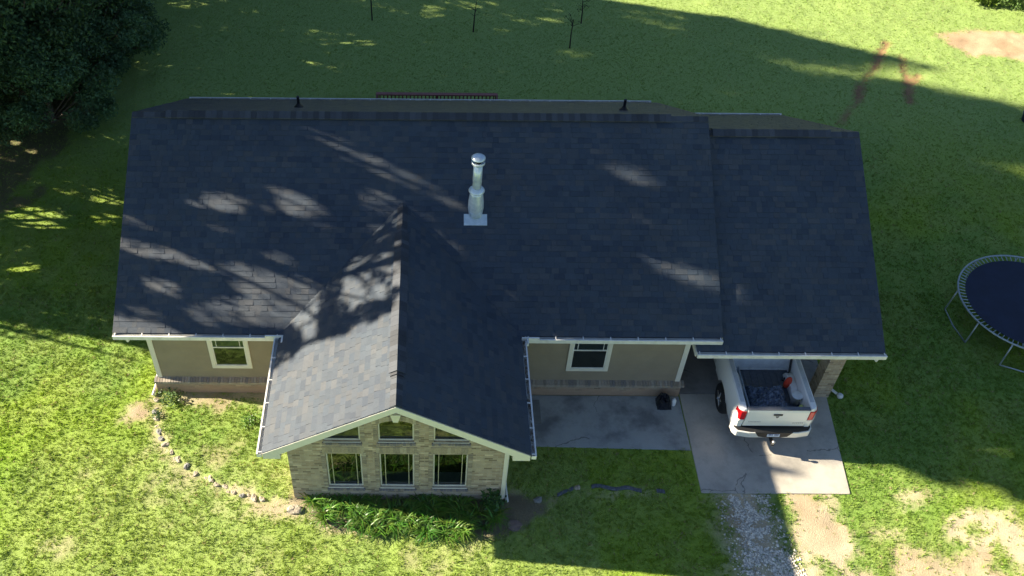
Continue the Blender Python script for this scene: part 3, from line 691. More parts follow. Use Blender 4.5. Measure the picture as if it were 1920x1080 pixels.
# bumper: bright shell with a recessed dark middle and a dark step pad on top
def hull(xs, y_out): return [(x, y) for x, y in zip(xs, y_out)]
outer = [(-.99,.16),(-.975,-.02),(-.90,-.13),(-.60,-.185),(.60,-.185),(.90,-.13),(.975,-.02),(.99,.16)]
bm = T(MB().prism(outer+[(.80,.10),(-.80,.10)], 'z', .50, .70)).build('rear_bumper', M_CHROME, truck, bevel=.02)
T(MB().prism([(-.955,.10),(-.94,-.01),(-.87,-.10),(-.60,-.155),(.60,-.155),(.87,-.10),(.94,-.01),(.955,.10)], 'z', .702, .722)).build('step_pad', M_BLK, bm)
T(MB().prism([(-.47,.735),(.47,.735),(.36,.56),(.20,.53),(-.20,.53),(-.36,.56)], 'y', -.20, -.10)).build('bumper_centre', M_BLK, bm, bevel=.01)
pl_ = T(MB().add([(-.155,-.215,.585),(.155,-.215,.585),(.155,-.19,.735),(-.155,-.19,.735),(-.155,-.207,.583),(.155,-.207,.583),(.155,-.182,.733),(-.155,-.182,.733)],[(0,1,2,3),(7,6,5,4),(0,4,5,1),(1,5,6,2),(2,6,7,3),(3,7,4,0)])).build('licence_plate', simple('plate_pale_blue', (.50,.60,.72), .4), truck)
pc = MB(); R = random.Random(3)
for i in range(7):
    if i == 3: continue
    x = -.12+i*.036; pc.add([(x,-.2165,.625),(x+.022,-.2165,.625),(x+.022,-.2085,.69),(x,-.2085,.69)], [(0,1,2,3)])
T(pc).build('plate_marks', simple('plate_mark', (.10,.14,.30), .5), pl_)
# hitch
T(MB().box(-.035,.035,-.36,-.05,.40,.46)).build('hitch_receiver', M_BLK, truck, bevel=.004)
T(MB().lathe((0,-.34,.461), [(.028,0),(.018,.03),(.035,.055),(.044,.08),(.035,.105),(.01,.118)], 14)).build('hitch_ball', simple('steel', (.6,.58,.55), .3, .8), truck, smooth=True)
# wheels
M_RIM, nt_, p_ = newmat('alloy_rim'); p_.inputs['Base Color'].default_value = (.75,.77,.8,1); p_.inputs['Metallic'].default_value = .9; p_.inputs['Roughness'].default_value = .25
def wheel(sx, y):
    c = (sx*.88+TX, y+TY, .405+.025)
    ty = MB().lathe(c, [(.22,-.13),(.33,-.135),(.385,-.115),(.405,-.08),(.405,.08),(.385,.115),(.33,.135),(.22,.13)], 36, 'x')
    w_ = ty.build('wheel', M_RUB, truck, smooth=True)
    rim = MB(); s_ = sx
    rim.lathe((c[0]+s_*.09, c[1], c[2]), [(.225,-.02*s_),(.235,.03*s_),(.215,.04*s_),(.20,.0)], 28, 'x')
    for i in range(5):
        a = i*2*math.pi/5+.3; d = Vector((0, math.cos(a), math.sin(a))); p0 = Vector(c)+Vector((s_*.115,0,0)); rim.tube([p0+d*.03, p0+d*.12, p0+d*.215-Vector((s_*.015,0,0))], [.05,.036,.04], 6)
    rim.lathe((c[0]+s_*.10, c[1], c[2]), [(.07,-.02),(.07,.02*s_+.02),(.05,.045*s_),(.005,.05*s_)], 16, 'x')
    rim.build('rim', M_RIM, w_, smooth=False)
    MB().lathe((c[0]+s_*.02, c[1], c[2]), [(.22,-.01),(.22,.01)], 24, 'x').build('brake_disc', M_DARK, w_)
for sx in (-1, 1):
    for y in (YW, YW+WB): wheel(sx, y)
# cab, bonnet and front under the roof
def bodyloft(secs, name, mat):
    V = []; F = []; k = len(secs[0][1])
    for y, sec in secs: V += [(a, y, b) for a, b in sec]
    for i in range(len(secs)-1):
        for j in range(k): F.append((i*k+j, i*k+(j+1) % k, (i+1)*k+(j+1) % k, (i+1)*k+j))
    F.append(tuple(range(k))); F.append(tuple(range((len(secs)-1)*k, len(secs)*k))[::-1])
    return T(MB().add(V, F)).build(name, mat, truck, smooth=False, bevel=.02)
def bs(w_, z0, z1): return [(-w_*.95, z0), (-w_, z0+.3), (-w_*.97, z1-.05), (-w_*.9, z1), (w_*.9, z1), (w_*.97, z1-.05), (w_, z0+.3), (w_*.95, z0)]
bodyloft([(1.965, bs(.97,.50,1.22)), (4.08, bs(.98,.50,1.20))], 'cab_body', M_PAINT)
bodyloft([(4.09, bs(.97,.93,1.20)), (5.05, bs(.93,.90,1.12)), (5.45, bs(.86,.80,1.02)), (5.52, bs(.84,.60,.90))], 'bonnet', M_PAINT)
def gs(w0, w1, z0, z1): return [(-w0, z0), (-w1, z1-.05), (-w1+.08, z1), (w1-.08, z1), (w1, z1-.05), (w0, z0)]
bodyloft([(2.0, gs(.88,.78,1.222,1.78)), (2.25, gs(.88,.76,1.222,1.86)), (3.5, gs(.88,.74,1.222,1.86)), (4.15, gs(.86,.80,1.202,1.26))], 'cab_roof', M_PAINT)
T(MB().box(-.62,.62,1.975,1.992,1.30,1.70)).build('rear_window', simple('tinted_glass', (.02,.025,.03), .1), truck)
for sx in (-1, 1): T(MB().prism([(2.35,1.27),(3.75,1.27),(3.35,1.72),(2.4,1.74)], 'x', sx*.80, sx*.872)).build('side_window', simple('tinted_glass_side', (.02,.025,.03), .1), truck)
T(MB().box(-.80,.80,5.50,5.58,.62,.90)).build('grille', M_CHROME, truck, bevel=.01)
for sx in (-1, 1): T(MB().box(min(sx*.62,sx*.86), max(sx*.62,sx*.86), 5.46, 5.57, .905, 1.02)).build('headlight', simple('lamp_lens', (.7,.72,.75), .15), truck, bevel=.02)
T(MB().box(-.95,.95,5.45,5.66,.42,.60)).build('front_bumper', M_CHROME, truck, bevel=.03)
for sx in (-1, 1): T(MB().box(min(sx*.99,sx*1.2), max(sx*.99,sx*1.2), 3.55, 3.65, 1.18, 1.42)).build('mirror', M_BLK, truck, bevel=.03)
T(MB().box(-.6,.6,.3,5.2,.36,.50)).build('chassis', M_DARK, truck)

# things lying in the bed
def crumple(name, mat, cx, cy, cz, lx, ly, h, seed, label, cat, col=None):
    n = 34; V = []; 
    for j in range(n):
        for i in range(n):
            u, v = i/(n-1)*2-1, j/(n-1)*2-1; e = max(0, 1-max(abs(u), abs(v))**4); a = fbm(np.array([u*2.2+seed]), np.array([v*2.2]), seed, 2)[0]; b = abs(fbm(np.array([u*6+seed]), np.array([v*6]), seed+1, 4)[0]-.5)*2
            V.append((cx+u*lx*(1+.12*(a-.5)), cy+v*ly*(1+.12*(a-.5)), cz+h*e*(.45+.75*a-.75*b*.6)))
    F = [(j*n+i, j*n+i+1, (j+1)*n+i+1, (j+1)*n+i) for j in range(n-1) for i in range(n-1)]
    rim_ = [i for i in range(n)]+[j*n+n-1 for j in range(1, n)]+[(n-1)*n+i for i in range(n-2, -1, -1)]+[j*n for j in range(n-2, 0, -1)]
    base = len(V); V += [(V[i][0], V[i][1], cz-.002) for i in rim_]; L = len(rim_)
    F += [(rim_[(i+1) % L], rim_[i], base+i, base+(i+1) % L) for i in range(L)]
    o = MB().add(V, F).build(name, mat); tag(o, label, cat); return o
M_PLAST = simple('black_plastic_film', (.012,.014,.02), .16); M_FILM = simple('blue_grey_film', (.10,.13,.18), .2, var=.7, scale=14)  # strong tone variation puts paler highlights into the film colour
bz = .025+.86
crumple('plastic_sheeting', M_FILM, TX-.02, TY+.66, bz, .50, .44, .40, 5, 'crumpled glossy dark blue grey plastic sheeting heaped in the truck bed', 'plastic sheeting')
o = T(MB().add([(-.60,.16,.87),(-.56,.16,.87),(-.56,1.55,.92),(-.60,1.55,.92),(-.62,.16,1.13),(-.58,.16,1.13),(-.58,1.55,1.16),(-.62,1.55,1.16)],[(0,3,2,1),(4,5,6,7),(0,1,5,4),(1,2,6,5),(2,3,7,6),(3,0,4,7)])).build('plank', simple('grey_blue_board', (.26,.32,.38), .6, var=.2), bevel=.004)
tag(o, 'grey blue board standing on edge along the left side of the truck bed', 'board')
o = MB().lathe((TX+.66, TY+.62, bz), [(.10,0),(.125,.30),(.134,.305),(.134,.33),(.12,.335),(.001,.335)], 24).build('bucket', simple('white_plastic', (.72,.76,.76), .4), smooth=True)
tag(o, 'white plastic bucket standing in the right rear of the truck bed', 'bucket')
o = MB().tube([(TX+.56,TY+1.12,bz),(TX+.57,TY+1.11,bz+.22),(TX+.585,TY+1.10,bz+.36),(TX+.60,TY+1.10,bz+.42)], [.07,.10,.075,.03], 10).build('bag', simple('red_orange_fabric', (.75,.07,.03), .6), smooth=True, sub=1)
tag(o, 'small bright red orange bag on the right of the truck bed', 'bag')
o = MB().tube([(TX+.72,TY+.36,bz),(TX+.715,TY+.34,bz+.15),(TX+.70,TY+.34,bz+.24),(TX+.695,TY+.34,bz+.29)], [.07,.075,.045,.02], 9).build('bottle', simple('yellow_green_plastic', (.50,.58,.16), .4), smooth=True)
tag(o, 'yellow green bottle beside the white bucket in the truck bed', 'bottle')
o = MB().tube([(TX+.79,TY+1.72,1.48),(TX+.73,TY+1.66,1.42),(TX+.74,TY+1.62,1.25),(TX+.72,TY+1.5,1.08),(TX+.64,TY+1.38,.98),(TX+.52,TY+1.3,.945)], .028, 7).build('strap', M_BLK, smooth=True)
tag(o, 'thick black strap hanging over the inner right side of the truck bed', 'strap')

# ------------------------------------------------------------------ trampoline
CX_, CY_, TR, TZ = 16.78, 18.30, 1.90, .85
tramp = empty('trampoline', (CX_, CY_, 0), 'round trampoline with dark blue mat and bare steel rim on the shaded lawn', 'trampoline')
M_STEEL = simple('painted_steel', (.34,.40,.42), .45, .5)
def ring(c, r, rad, n=64, m=8):
    V = []; F = []
    for i in range(n):
        a = 2*math.pi*i/n
        for j in range(m):
            b = 2*math.pi*j/m; q = r+rad*math.cos(b); V.append((c[0]+q*math.cos(a), c[1]+q*math.sin(a), c[2]+rad*math.sin(b)))
    for i in range(n):
        for j in range(m): F.append((i*m+j, ((i+1) % n)*m+j, ((i+1) % n)*m+(j+1) % m, i*m+(j+1) % m))
    return MB().add(V, F)
ring((CX_, CY_, TZ), TR, .026, 96).build('rim', M_STEEL, tramp, smooth=True)
MB().lathe((CX_, CY_, TZ-.03), [(.001,-.012),(1.0,-.008),(TR-.20,.0),(TR-.20,.008),(1.0,.0),(.001,-.004)], 96).build('mat', simple('dark_blue_mat', (.012,.020,.045), .75, var=.2, scale=3), tramp)
sp = MB().tube([(0,0,0),(0,0,0)], .01, 5) if False else None
me0 = None
for i in range(90):
    a = 2*math.pi*i/90
    if me0 is None:
        o = MB().tube([(CX_+TR-.20, CY_, TZ-.022), (CX_+TR-.17, CY_, TZ-.02), (CX_+TR-.05, CY_, TZ-.005), (CX_+TR-.02, CY_, TZ)], [.006,.013,.013,.006], 6).build('spring', M_STEEL, tramp); me0 = o
    else:
        o = me0.copy(); COL.objects.link(o); o.parent = tramp
    o.rotation_euler = (0, 0, a)
for i in range(5):
    a0 = math.radians(165+68*i); a1 = a0+math.radians(38)
    p = lambda a, z, r=TR: (CX_+r*math.cos(a), CY_+r*math.sin(a), z)
    MB().tube([p(a0,TZ-.02), p(a0,.45,TR+.03), p(a0,.06,TR+.06), p(a0,.03,TR+.05), p((a0+a1)/2,.028,TR+.0), p(a1,.03,TR+.05), p(a1,.06,TR+.06), p(a1,.45,TR+.03), p(a1,TZ-.02)], .021, 8).build('leg', M_STEEL, tramp, smooth=True)

# ------------------------------------------------------------------ small things round the house
o = crumple('trash_bag', M_PLAST, 6.22, 15.32, .021, .19, .19, .40, 15, 'full black plastic bag by the house corner on the patio', 'trash bag')
o = MB().lathe((6.47,15.30,.021), [(.055,0),(.06,.02),(.06,.18),(.045,.22),(.02,.24),(.02,.27),(.001,.27)], 16).build('jug', simple('white_jug', (.72,.74,.74), .35), smooth=True)
tag(o, 'small white jug standing beside the black bag on the patio', 'jug')
o = MB().box(2.36, 2.98, 14.62, 15.42, .022, .036).build('doormat', simple('grey_mat', (.19,.20,.19), .95, var=.15), bevel=.005)
tag(o, 'flat grey doormat on the patio beside the wing wall', 'doormat')
o = MB().lathe((10.93,15.62,.0), [(.07,0),(.085,.03),(.08,.08),(.04,.11),(.005,.115)], 12).build('splash_block', simple('white_plastic_block', (.7,.7,.68), .5), smooth=True)
tag(o, 'small round white cap on the grass behind the brick column', 'cap')

def stone(name, x, y, r, h, seed, col, label, cat='stone', group=None, rz=0, asp=1.0):
    n, m = 10, 7; V = []; F = []; R = random.Random(seed); ph = [R.random()*6.3 for _ in range(5)]
    z0 = float(ground_z(np.array([x]), np.array([y]))[0])-h*.38
    for j in range(m):
        t = math.pi*j/(m-1)
        for i in range(n):
            a = 2*math.pi*i/n; k = 1+.16*math.sin(2*a+ph[0])+.1*math.sin(3*a+ph[1]+t)+.07*math.sin(5*a+ph[2]-2*t); s_ = math.sin(t)**.55
            px, py = r*k*s_*math.cos(a)*asp, r*k*s_*math.sin(a)
            V.append((x+px*math.cos(rz)-py*math.sin(rz), y+px*math.sin(rz)+py*math.cos(rz), z0+h*.5*(1+math.copysign(abs(math.cos(t))**.6, -math.cos(t)))*(1+.1*math.sin(a*2+ph[3]))))
    for j in range(m-1):
        for i in range(n): F.append((j*n+i, j*n+(i+1) % n, (j+1)*n+(i+1) % n, (j+1)*n+i))
    o = MB().add(V, F).build(name, col); tag(o, label, cat, group); return o
M_STONE = simple('pale_stone', (.34,.30,.23), .9, var=.25, scale=9, bmp=.02, bscale=25)
M_STONE2 = simple('grey_stone', (.22,.22,.21), .9, var=.25, scale=9, bmp=.02, bscale=25)
pts = [(-7.02,15.30),(-6.98,14.9),(-6.78,14.3),(-6.4,13.75),(-5.9,13.25),(-5.2,12.85),(-4.6,12.55),(-3.8,12.32)]
R = random.Random(21); acc = 0; k = 0
for (ax, ay), (bx, by) in zip(pts[:-1], pts[1:]):
    L = math.hypot(bx-ax, by-ay); t = acc
    while t < L:
        x, y = ax+(bx-ax)*t/L+R.uniform(-.05,.05), ay+(by-ay)*t/L+R.uniform(-.05,.05); r_ = R.uniform(.03,.075)
        stone('edging_stone', x, y, r_, r_*R.uniform(1.0,1.4), k, M_STONE if R.random() < .75 else M_STONE2, 'weathered stone in the curved garden edging on the left lawn', group='stones of the curved edging', rz=R.random()*3, asp=R.uniform(1.1,1.7)); k += 1
        t += r_*2+R.uniform(.03,.16)
    acc = t-L
stone('garden_stone', -3.10, 12.08, .14, .14, 81, M_STONE, 'largest pale stone at the left front corner of the brick gable', rz=.4, asp=1.3)
stone('garden_stone', 2.72, 12.40, .095, .12, 82, M_STONE2, 'grey stone in the shade right of the white downspout')
stone('garden_stone', 3.70, 12.75, .07, .12, 83, M_STONE, 'small pale stone at the left end of the buried edging strip', rz=1)
stone('garden_stone', 2.12, 11.72, .14, .06, 84, simple('brown_stone', (.2,.15,.13), .9, var=.3), 'flat reddish brown stone at the right end of the daylily bed', asp=1.5)
def strip_(pts, label):
    mb = MB(); V = []; F = []
    for i, (x, y) in enumerate(pts):
        z = float(ground_z(np.array([x]), np.array([y]))[0]); h = .028+.012*math.sin(i*1.7)
        V += [(x, y-.05, z-.05), (x, y-.05, z+h*.7), (x, y-.02, z+h), (x, y+.02, z+h), (x, y+.05, z+h*.7), (x, y+.05, z-.05)]
    k = 6
    for i in range(len(pts)-1):
        for j in range(k): F.append((i*k+j, i*k+(j+1) % k, (i+1)*k+(j+1) % k, (i+1)*k+j))
    F.append(tuple(range(k))); F.append(tuple(range((len(pts)-1)*k, len(pts)*k))[::-1])
    o = mb.add(V, F).build('garden_edging', simple('blue_grey_stone', (.10,.11,.125), .85, var=.4, scale=12)); tag(o, label, 'edging')
strip_([(4.05+.1*i, 12.79+.03*math.sin(i*.9)-.006*i) for i in range(13)], 'long blue grey edging strip half buried in the shaded grass')
strip_([(3.2+.1*i, 12.56+.045*i) for i in range(5)], 'short blue grey edging strip left of the small pale stone')
strip_([(5.62+.1*i, 12.70-.01*i) for i in range(3)], 'shortest blue grey edging piece near the driveway')
# dark blue tub just in the frame at the right
o = MB().lathe((21.28,28.05,0), [(.20,0),(.25,.3),(.27,.31),(.27,.34),(.24,.34),(.19,.04)], 20).build('tub', simple('navy_plastic', (.02,.03,.12), .5), smooth=True)
tag(o, 'dark blue plastic tub on the shaded lawn at the far right', 'tub')

# ------------------------------------------------------------------ crown gaps cut to place sun patches, sun-ray coordinates (share of light let through, outline)
LIT = [
(1, [(15.2,4.0),(15.75,4.0),(15.7,4.6),(15.5,5.5),(15.0,5.7),(14.9,5.0)]),
(0.5, [(17.95,3.7),(17.9,4.12),(16.0,4.12),(14.9,4.12),(14.9,3.4),(15.2,2.6),(16.2,2.6),(17.0,3.2)]),
(0.68, [(18.2,3.75),(18.2,4.2),(16.5,4.2),(16.4,3.75),(16.7,3.45),(17.3,3.5)]),
(0.7, [(19.34,3.62),(19.4,4.07),(19.1,4.41),(18.72,4.65),(18.35,4.88),(18.15,4.66),(18.46,4.34),(18.72,4.08),(19.05,3.87)]),
(0.74, [(20.18,7.13),(20.05,7.4),(19.78,7.53),(19.64,7.35),(19.79,7.09)]),
(0.74, [(18.06,6.34),(18.05,6.99),(17.63,6.73),(17.69,6.31)]),
(0.8, [(17.72,2.75),(17.69,2.99),(17.34,3.04),(17.13,2.89),(17.13,2.62),(17.36,2.62)]),
(0.74, [(17.08,1.55),(17.36,2.04),(17.27,2.17),(16.73,1.84),(16.6,1.56),(16.76,1.45)]),
(1, [(16.47,0.49),(16.43,0.73),(16.16,0.86),(15.89,0.99),(15.71,0.86),(15.67,0.49),(15.74,0.09)]),
(0.65, [(15.75,1.09),(16.41,1.96),(16.16,2.02),(15.8,2.01),(15.02,1.36),(14.87,0.99),(15.28,0.92)]),
(0.74, [(15.22,0.09),(15.23,0.35),(15.01,0.22),(14.96,-0.0)]),
(0.74, [(14.75,0.13),(15.2,0.92),(15.08,1.3),(14.8,1.14),(14.48,0.28)]),
(0.65, [(19.0,6.76),(19.0,7.11),(18.82,7.0),(18.82,6.7)]),
(1, [(16.35,3.1),(16.65,3.68),(16.21,4.18),(15.49,4.2),(16.01,3.4)]),
(0.9, [(16.19,2.53),(16.24,2.89),(15.07,3.18),(14.87,2.84)]),
(1, [(14.91,1.54),(14.86,1.99),(14.24,1.98),(14.27,1.69)]),
(0.9, [(14.92,1.25),(15.33,1.87),(15.04,1.97),(14.67,1.5)]),
(0.74, [(15.33,3.44),(15.32,3.71),(14.87,3.76),(14.88,3.49)]),
(0.5, [(32.06,-6.07),(31.81,-6.11),(31.66,-6.24),(31.69,-6.4),(31.89,-6.49),(32.14,-6.45),(32.29,-6.32),(32.26,-6.16)]),
(0.5, [(32.21,-5.72),(32.03,-5.75),(31.92,-5.84),(31.94,-5.95),(32.08,-6.01),(32.26,-5.99),(32.37,-5.89),(32.35,-5.78)]),
(0.5, [(30.89,-5.97),(30.73,-5.98),(30.63,-6.06),(30.66,-6.16),(30.79,-6.21),(30.96,-6.19),(31.06,-6.12),(31.03,-6.02)]),
(0.5, [(31.07,-5.82),(30.97,-5.83),(30.91,-5.88),(30.92,-5.95),(31.01,-5.98),(31.11,-5.97),(31.17,-5.91),(31.16,-5.85)]),
(0.5, [(32.37,-3.57),(32.12,-3.64),(31.95,-3.82),(31.96,-4.01),(32.15,-4.11),(32.4,-4.05),(32.57,-3.86),(32.56,-3.67)]),
(0.5, [(32.48,-4.37),(32.34,-4.39),(32.25,-4.48),(32.27,-4.57),(32.38,-4.62),(32.52,-4.59),(32.61,-4.51),(32.6,-4.42)]),
(0.5, [(30.08,-4.96),(29.88,-5.0),(29.75,-5.13),(29.77,-5.28),(29.92,-5.35),(30.12,-5.31),(30.25,-5.18),(30.24,-5.03)]),
(0.5, [(30.43,-4.57),(30.24,-4.59),(30.12,-4.68),(30.16,-4.79),(30.32,-4.85),(30.51,-4.82),(30.63,-4.73),(30.6,-4.62)]),
(0.5, [(29.13,-5.01),(28.88,-5.05),(28.74,-5.17),(28.77,-5.32),(28.97,-5.4),(29.22,-5.37),(29.38,-5.24),(29.34,-5.09)]),
(0.5, [(29.25,-4.73),(29.15,-4.76),(29.07,-4.86),(29.07,-4.96),(29.14,-5.0),(29.24,-4.97),(29.32,-4.88),(29.32,-4.78)]),
(0.5, [(26.77,-5.43),(26.53,-5.49),(26.36,-5.67),(26.37,-5.88),(26.54,-5.99),(26.78,-5.93),(26.95,-5.75),(26.94,-5.54)]),
(0.5, [(27.48,-5.76),(27.23,-5.77),(27.1,-5.83),(27.16,-5.93),(27.39,-5.99),(27.64,-5.99),(27.77,-5.92),(27.71,-5.82)]),
(0.5, [(27.75,-4.94),(27.62,-4.98),(27.53,-5.09),(27.52,-5.22),(27.61,-5.28),(27.74,-5.24),(27.83,-5.13),(27.84,-5.0)]),
(0.5, [(34.02,-4.41),(33.8,-4.52),(33.6,-4.81),(33.55,-5.12),(33.66,-5.26),(33.88,-5.15),(34.08,-4.86),(34.14,-4.55)]),
(0.5, [(33.84,-3.42),(33.64,-3.47),(33.51,-3.61),(33.52,-3.76),(33.66,-3.84),(33.85,-3.79),(33.99,-3.64),(33.98,-3.49)]),
(1, [(20.38,-5.63),(20.08,-5.72),(19.86,-5.99),(19.85,-6.29),(20.05,-6.45),(20.35,-6.37),(20.58,-6.1),(20.59,-5.79)]),
(1, [(19.63,-5.95),(19.43,-6.01),(19.28,-6.19),(19.26,-6.4),(19.4,-6.51),(19.6,-6.46),(19.75,-6.27),(19.77,-6.06)]),
(1, [(19.98,-5.41),(19.79,-5.48),(19.63,-5.7),(19.6,-5.93),(19.71,-6.05),(19.9,-5.98),(20.06,-5.76),(20.09,-5.52)]),
(1, [(21.52,-4.74),(21.31,-4.8),(21.16,-4.96),(21.17,-5.15),(21.32,-5.24),(21.53,-5.19),(21.68,-5.02),(21.68,-4.84)]),
(1, [(20.85,-4.62),(20.66,-4.68),(20.53,-4.84),(20.52,-5.02),(20.65,-5.11),(20.84,-5.06),(20.97,-4.9),(20.98,-4.71)]),
(1, [(18.02,-5.56),(17.84,-5.6),(17.71,-5.74),(17.72,-5.9),(17.84,-5.99),(18.03,-5.95),(18.15,-5.81),(18.15,-5.65)]),
(1, [(24.76,-5.12),(24.64,-5.19),(24.52,-5.37),(24.48,-5.56),(24.54,-5.65),(24.67,-5.59),(24.79,-5.4),(24.83,-5.21)]),
(1, [(24.54,-4.94),(24.45,-4.96),(24.39,-5.03),(24.39,-5.11),(24.45,-5.15),(24.53,-5.13),(24.59,-5.05),(24.59,-4.97)]),
(0.5, [(28.13,-2.95),(27.95,-3.05),(27.79,-3.31),(27.73,-3.58),(27.82,-3.7),(28.0,-3.6),(28.17,-3.34),(28.22,-3.07)]),
(0.5, [(35.28,0.23),(34.95,0.18),(34.77,0.06),(34.85,-0.06),(35.13,-0.11),(35.47,-0.06),(35.65,0.06),(35.57,0.18)]),
(0.5, [(35.86,0.4),(35.66,0.33),(35.51,0.17),(35.52,0.0),(35.66,-0.07),(35.87,0.0),(36.01,0.17),(36.01,0.33)]),
(0.5, [(36.32,1.1),(35.95,0.96),(35.69,0.64),(35.69,0.33),(35.95,0.2),(36.32,0.33),(36.59,0.65),(36.59,0.97)]),
(0.5, [(36.72,1.42),(36.46,1.32),(36.27,1.07),(36.26,0.83),(36.43,0.74),(36.69,0.84),(36.88,1.08),(36.89,1.33)]),
(0.5, [(32.3,-1.0),(32.01,-1.09),(31.82,-1.32),(31.82,-1.55),(32.03,-1.65),(32.32,-1.56),(32.52,-1.34),(32.51,-1.1)]),
(0.5, [(35.41,2.24),(35.17,2.17),(35.02,2.0),(35.04,1.84),(35.21,1.78),(35.45,1.85),(35.6,2.02),(35.58,2.18)]),
(0.5, [(36.7,2.93),(36.45,2.82),(36.27,2.6),(36.26,2.37),(36.43,2.29),(36.69,2.39),(36.87,2.62),(36.88,2.84)]),
(0.5, [(35.8,2.68),(35.6,2.61),(35.47,2.48),(35.49,2.35),(35.64,2.3),(35.83,2.36),(35.96,2.5),(35.94,2.63)]),
(0.5, [(33.36,3.01),(33.14,2.92),(32.98,2.72),(32.97,2.52),(33.13,2.45),(33.35,2.54),(33.51,2.74),(33.51,2.94)]),
(0.5, [(31.59,1.76),(31.35,1.68),(31.2,1.52),(31.21,1.35),(31.39,1.29),(31.63,1.36),(31.78,1.53),(31.77,1.7)]),
(0.5, [(31.57,3.01),(31.34,2.94),(31.2,2.8),(31.23,2.67),(31.41,2.62),(31.64,2.69),(31.78,2.83),(31.75,2.96)]),
(0.5, [(30.53,-1.38),(30.31,-1.44),(30.16,-1.59),(30.18,-1.74),(30.36,-1.81),(30.59,-1.75),(30.73,-1.61),(30.71,-1.45)]),
(0.5, [(30.67,-1.94),(30.5,-1.98),(30.39,-2.09),(30.41,-2.2),(30.54,-2.26),(30.7,-2.22),(30.81,-2.11),(30.79,-1.99)]),
(0.5, [(34.34,1.54),(34.19,1.5),(34.1,1.39),(34.11,1.29),(34.22,1.25),(34.37,1.3),(34.47,1.4),(34.46,1.5)]),
(1, [(16.87,-5.42),(16.71,-5.48),(16.57,-5.69),(16.54,-5.9),(16.63,-6.01),(16.8,-5.95),(16.94,-5.74),(16.97,-5.52)]),
(1, [(16.87,-4.91),(16.75,-4.96),(16.64,-5.11),(16.62,-5.27),(16.69,-5.35),(16.81,-5.3),(16.92,-5.15),(16.94,-4.98)]),
(1, [(16.84,-4.2),(16.69,-4.24),(16.59,-4.37),(16.59,-4.5),(16.69,-4.57),(16.84,-4.53),(16.95,-4.41),(16.95,-4.27)]),
(1, [(16.31,-4.75),(16.16,-4.8),(16.05,-4.95),(16.03,-5.11),(16.13,-5.19),(16.28,-5.14),(16.4,-5.0),(16.41,-4.83)]),
(1, [(17.65,-4.57),(17.55,-4.61),(17.47,-4.71),(17.46,-4.82),(17.53,-4.87),(17.63,-4.84),(17.71,-4.74),(17.72,-4.63)]),
(1, [(16.13,-5.19),(16.01,-5.24),(15.91,-5.39),(15.89,-5.55),(15.95,-5.63),(16.07,-5.58),(16.18,-5.43),(16.2,-5.27)]),
(1, [(23.64,-6.75),(23.54,-6.76),(23.47,-6.81),(23.49,-6.88),(23.57,-6.92),(23.67,-6.91),(23.73,-6.85),(23.72,-6.79)]),
(1, [(23.32,-6.44),(23.23,-6.44),(23.17,-6.49),(23.18,-6.54),(23.27,-6.58),(23.36,-6.57),(23.42,-6.53),(23.4,-6.47)])]
def crown_keep(x, y, z):
    """which leaves stay: crown outlines and gaps cut along sun rays to place shade and sun patches"""
    A = y+KY/KX*x; B = z+x/KX; n = fbm(A*.9, B*.9, 71, 3)-.5; n2 = fbm(A*3.1, B*3.1, 72, 3)-.5
    lo = np.interp(B, [-8, -4.2, -2.5, -1, 0, 1, 2, 3, 4.2, 5, 7, 9, 12], [15.6, 15.7, 15.0, 14.2, 14.0, 13.35, 14.0, 14.15, 14.5, 15.35, 15.2, 15.1, 15.2])
    lo = lo + np.interp(B, [-8, -3, 3, 12], [1.3, .8, .9, .6])*n + .7*n2
    top = np.interp(A, [13, 15.5, 33, 34, 35.6, 37.25, 37.8, 39], [11.6, 12.6, 12.2, 10.8, 8.4, 6.0, 3.0, -2]) + .5*n + .7*n2
    k = (A > lo) & (B < top)
    jA = A+n2*.16; jB = B+(fbm(A*3.1+9, B*3.1, 73, 3)-.5)*.12; r = rng.random(np.shape(A))
    for p, poly in LIT:
        xs_ = [q[0] for q in poly]; ys_ = [q[1] for q in poly]
        m = (jA > min(xs_)-.2) & (jA < max(xs_)+.2) & (jB > min(ys_)-.2) & (jB < max(ys_)+.2)
        if not m.any(): continue
        cx_, cy_ = sum(xs_)/len(xs_), sum(ys_)/len(ys_)
        big = [(cx_+(a-cx_)*(1+.07/max(.07, math.hypot(a-cx_, b-cy_))), cy_+(b-cy_)*(1+.07/max(.07, math.hypot(a-cx_, b-cy_)))) for a, b in poly]
        ins = np.zeros(np.shape(A), bool); ins[m] = inpoly(jA[m]+(n[m])*.25, jB[m]+n2[m]*.1, big)
        k &= ~(ins & (r < (.97 if p >= .9 else p+.25)))
    return k
def leaf_quads(P_, size, cols, up=.35):
    n = len(P_); N = rng.normal(size=(n, 3)); N[:, 2] += up*2; N /= np.linalg.norm(N, axis=1)[:, None]
    t = rng.normal(size=(n, 3)); t -= (t*N).sum(1)[:, None]*N; t /= np.linalg.norm(t, axis=1)[:, None]; b = np.cross(N, t)
    L = (size*(.7+.6*rng.random(n)))[:, None]; W_ = L*(.38+.2*rng.random(n))[:, None]
    V = np.stack([P_-t*L*.5, P_+b*W_*.5-t*L*.05+N*L*.06, P_+t*L*.5, P_-b*W_*.5-t*L*.05+N*L*.06], 1).reshape(-1, 3)
    return V, np.arange(n*4).reshape(-1, 4), np.repeat(cols, 4, axis=0)
M_LEAF = leafmat('tree_leaves', .3); M_GRASS = leafmat('grass_blades', .30, .6, .15); M_LILY = leafmat('lily_leaves', .35, .4, .4)
M_BARK = simple('bark', (.12,.095,.07), .95, var=.4, scale=7, bmp=.03, bscale=18)
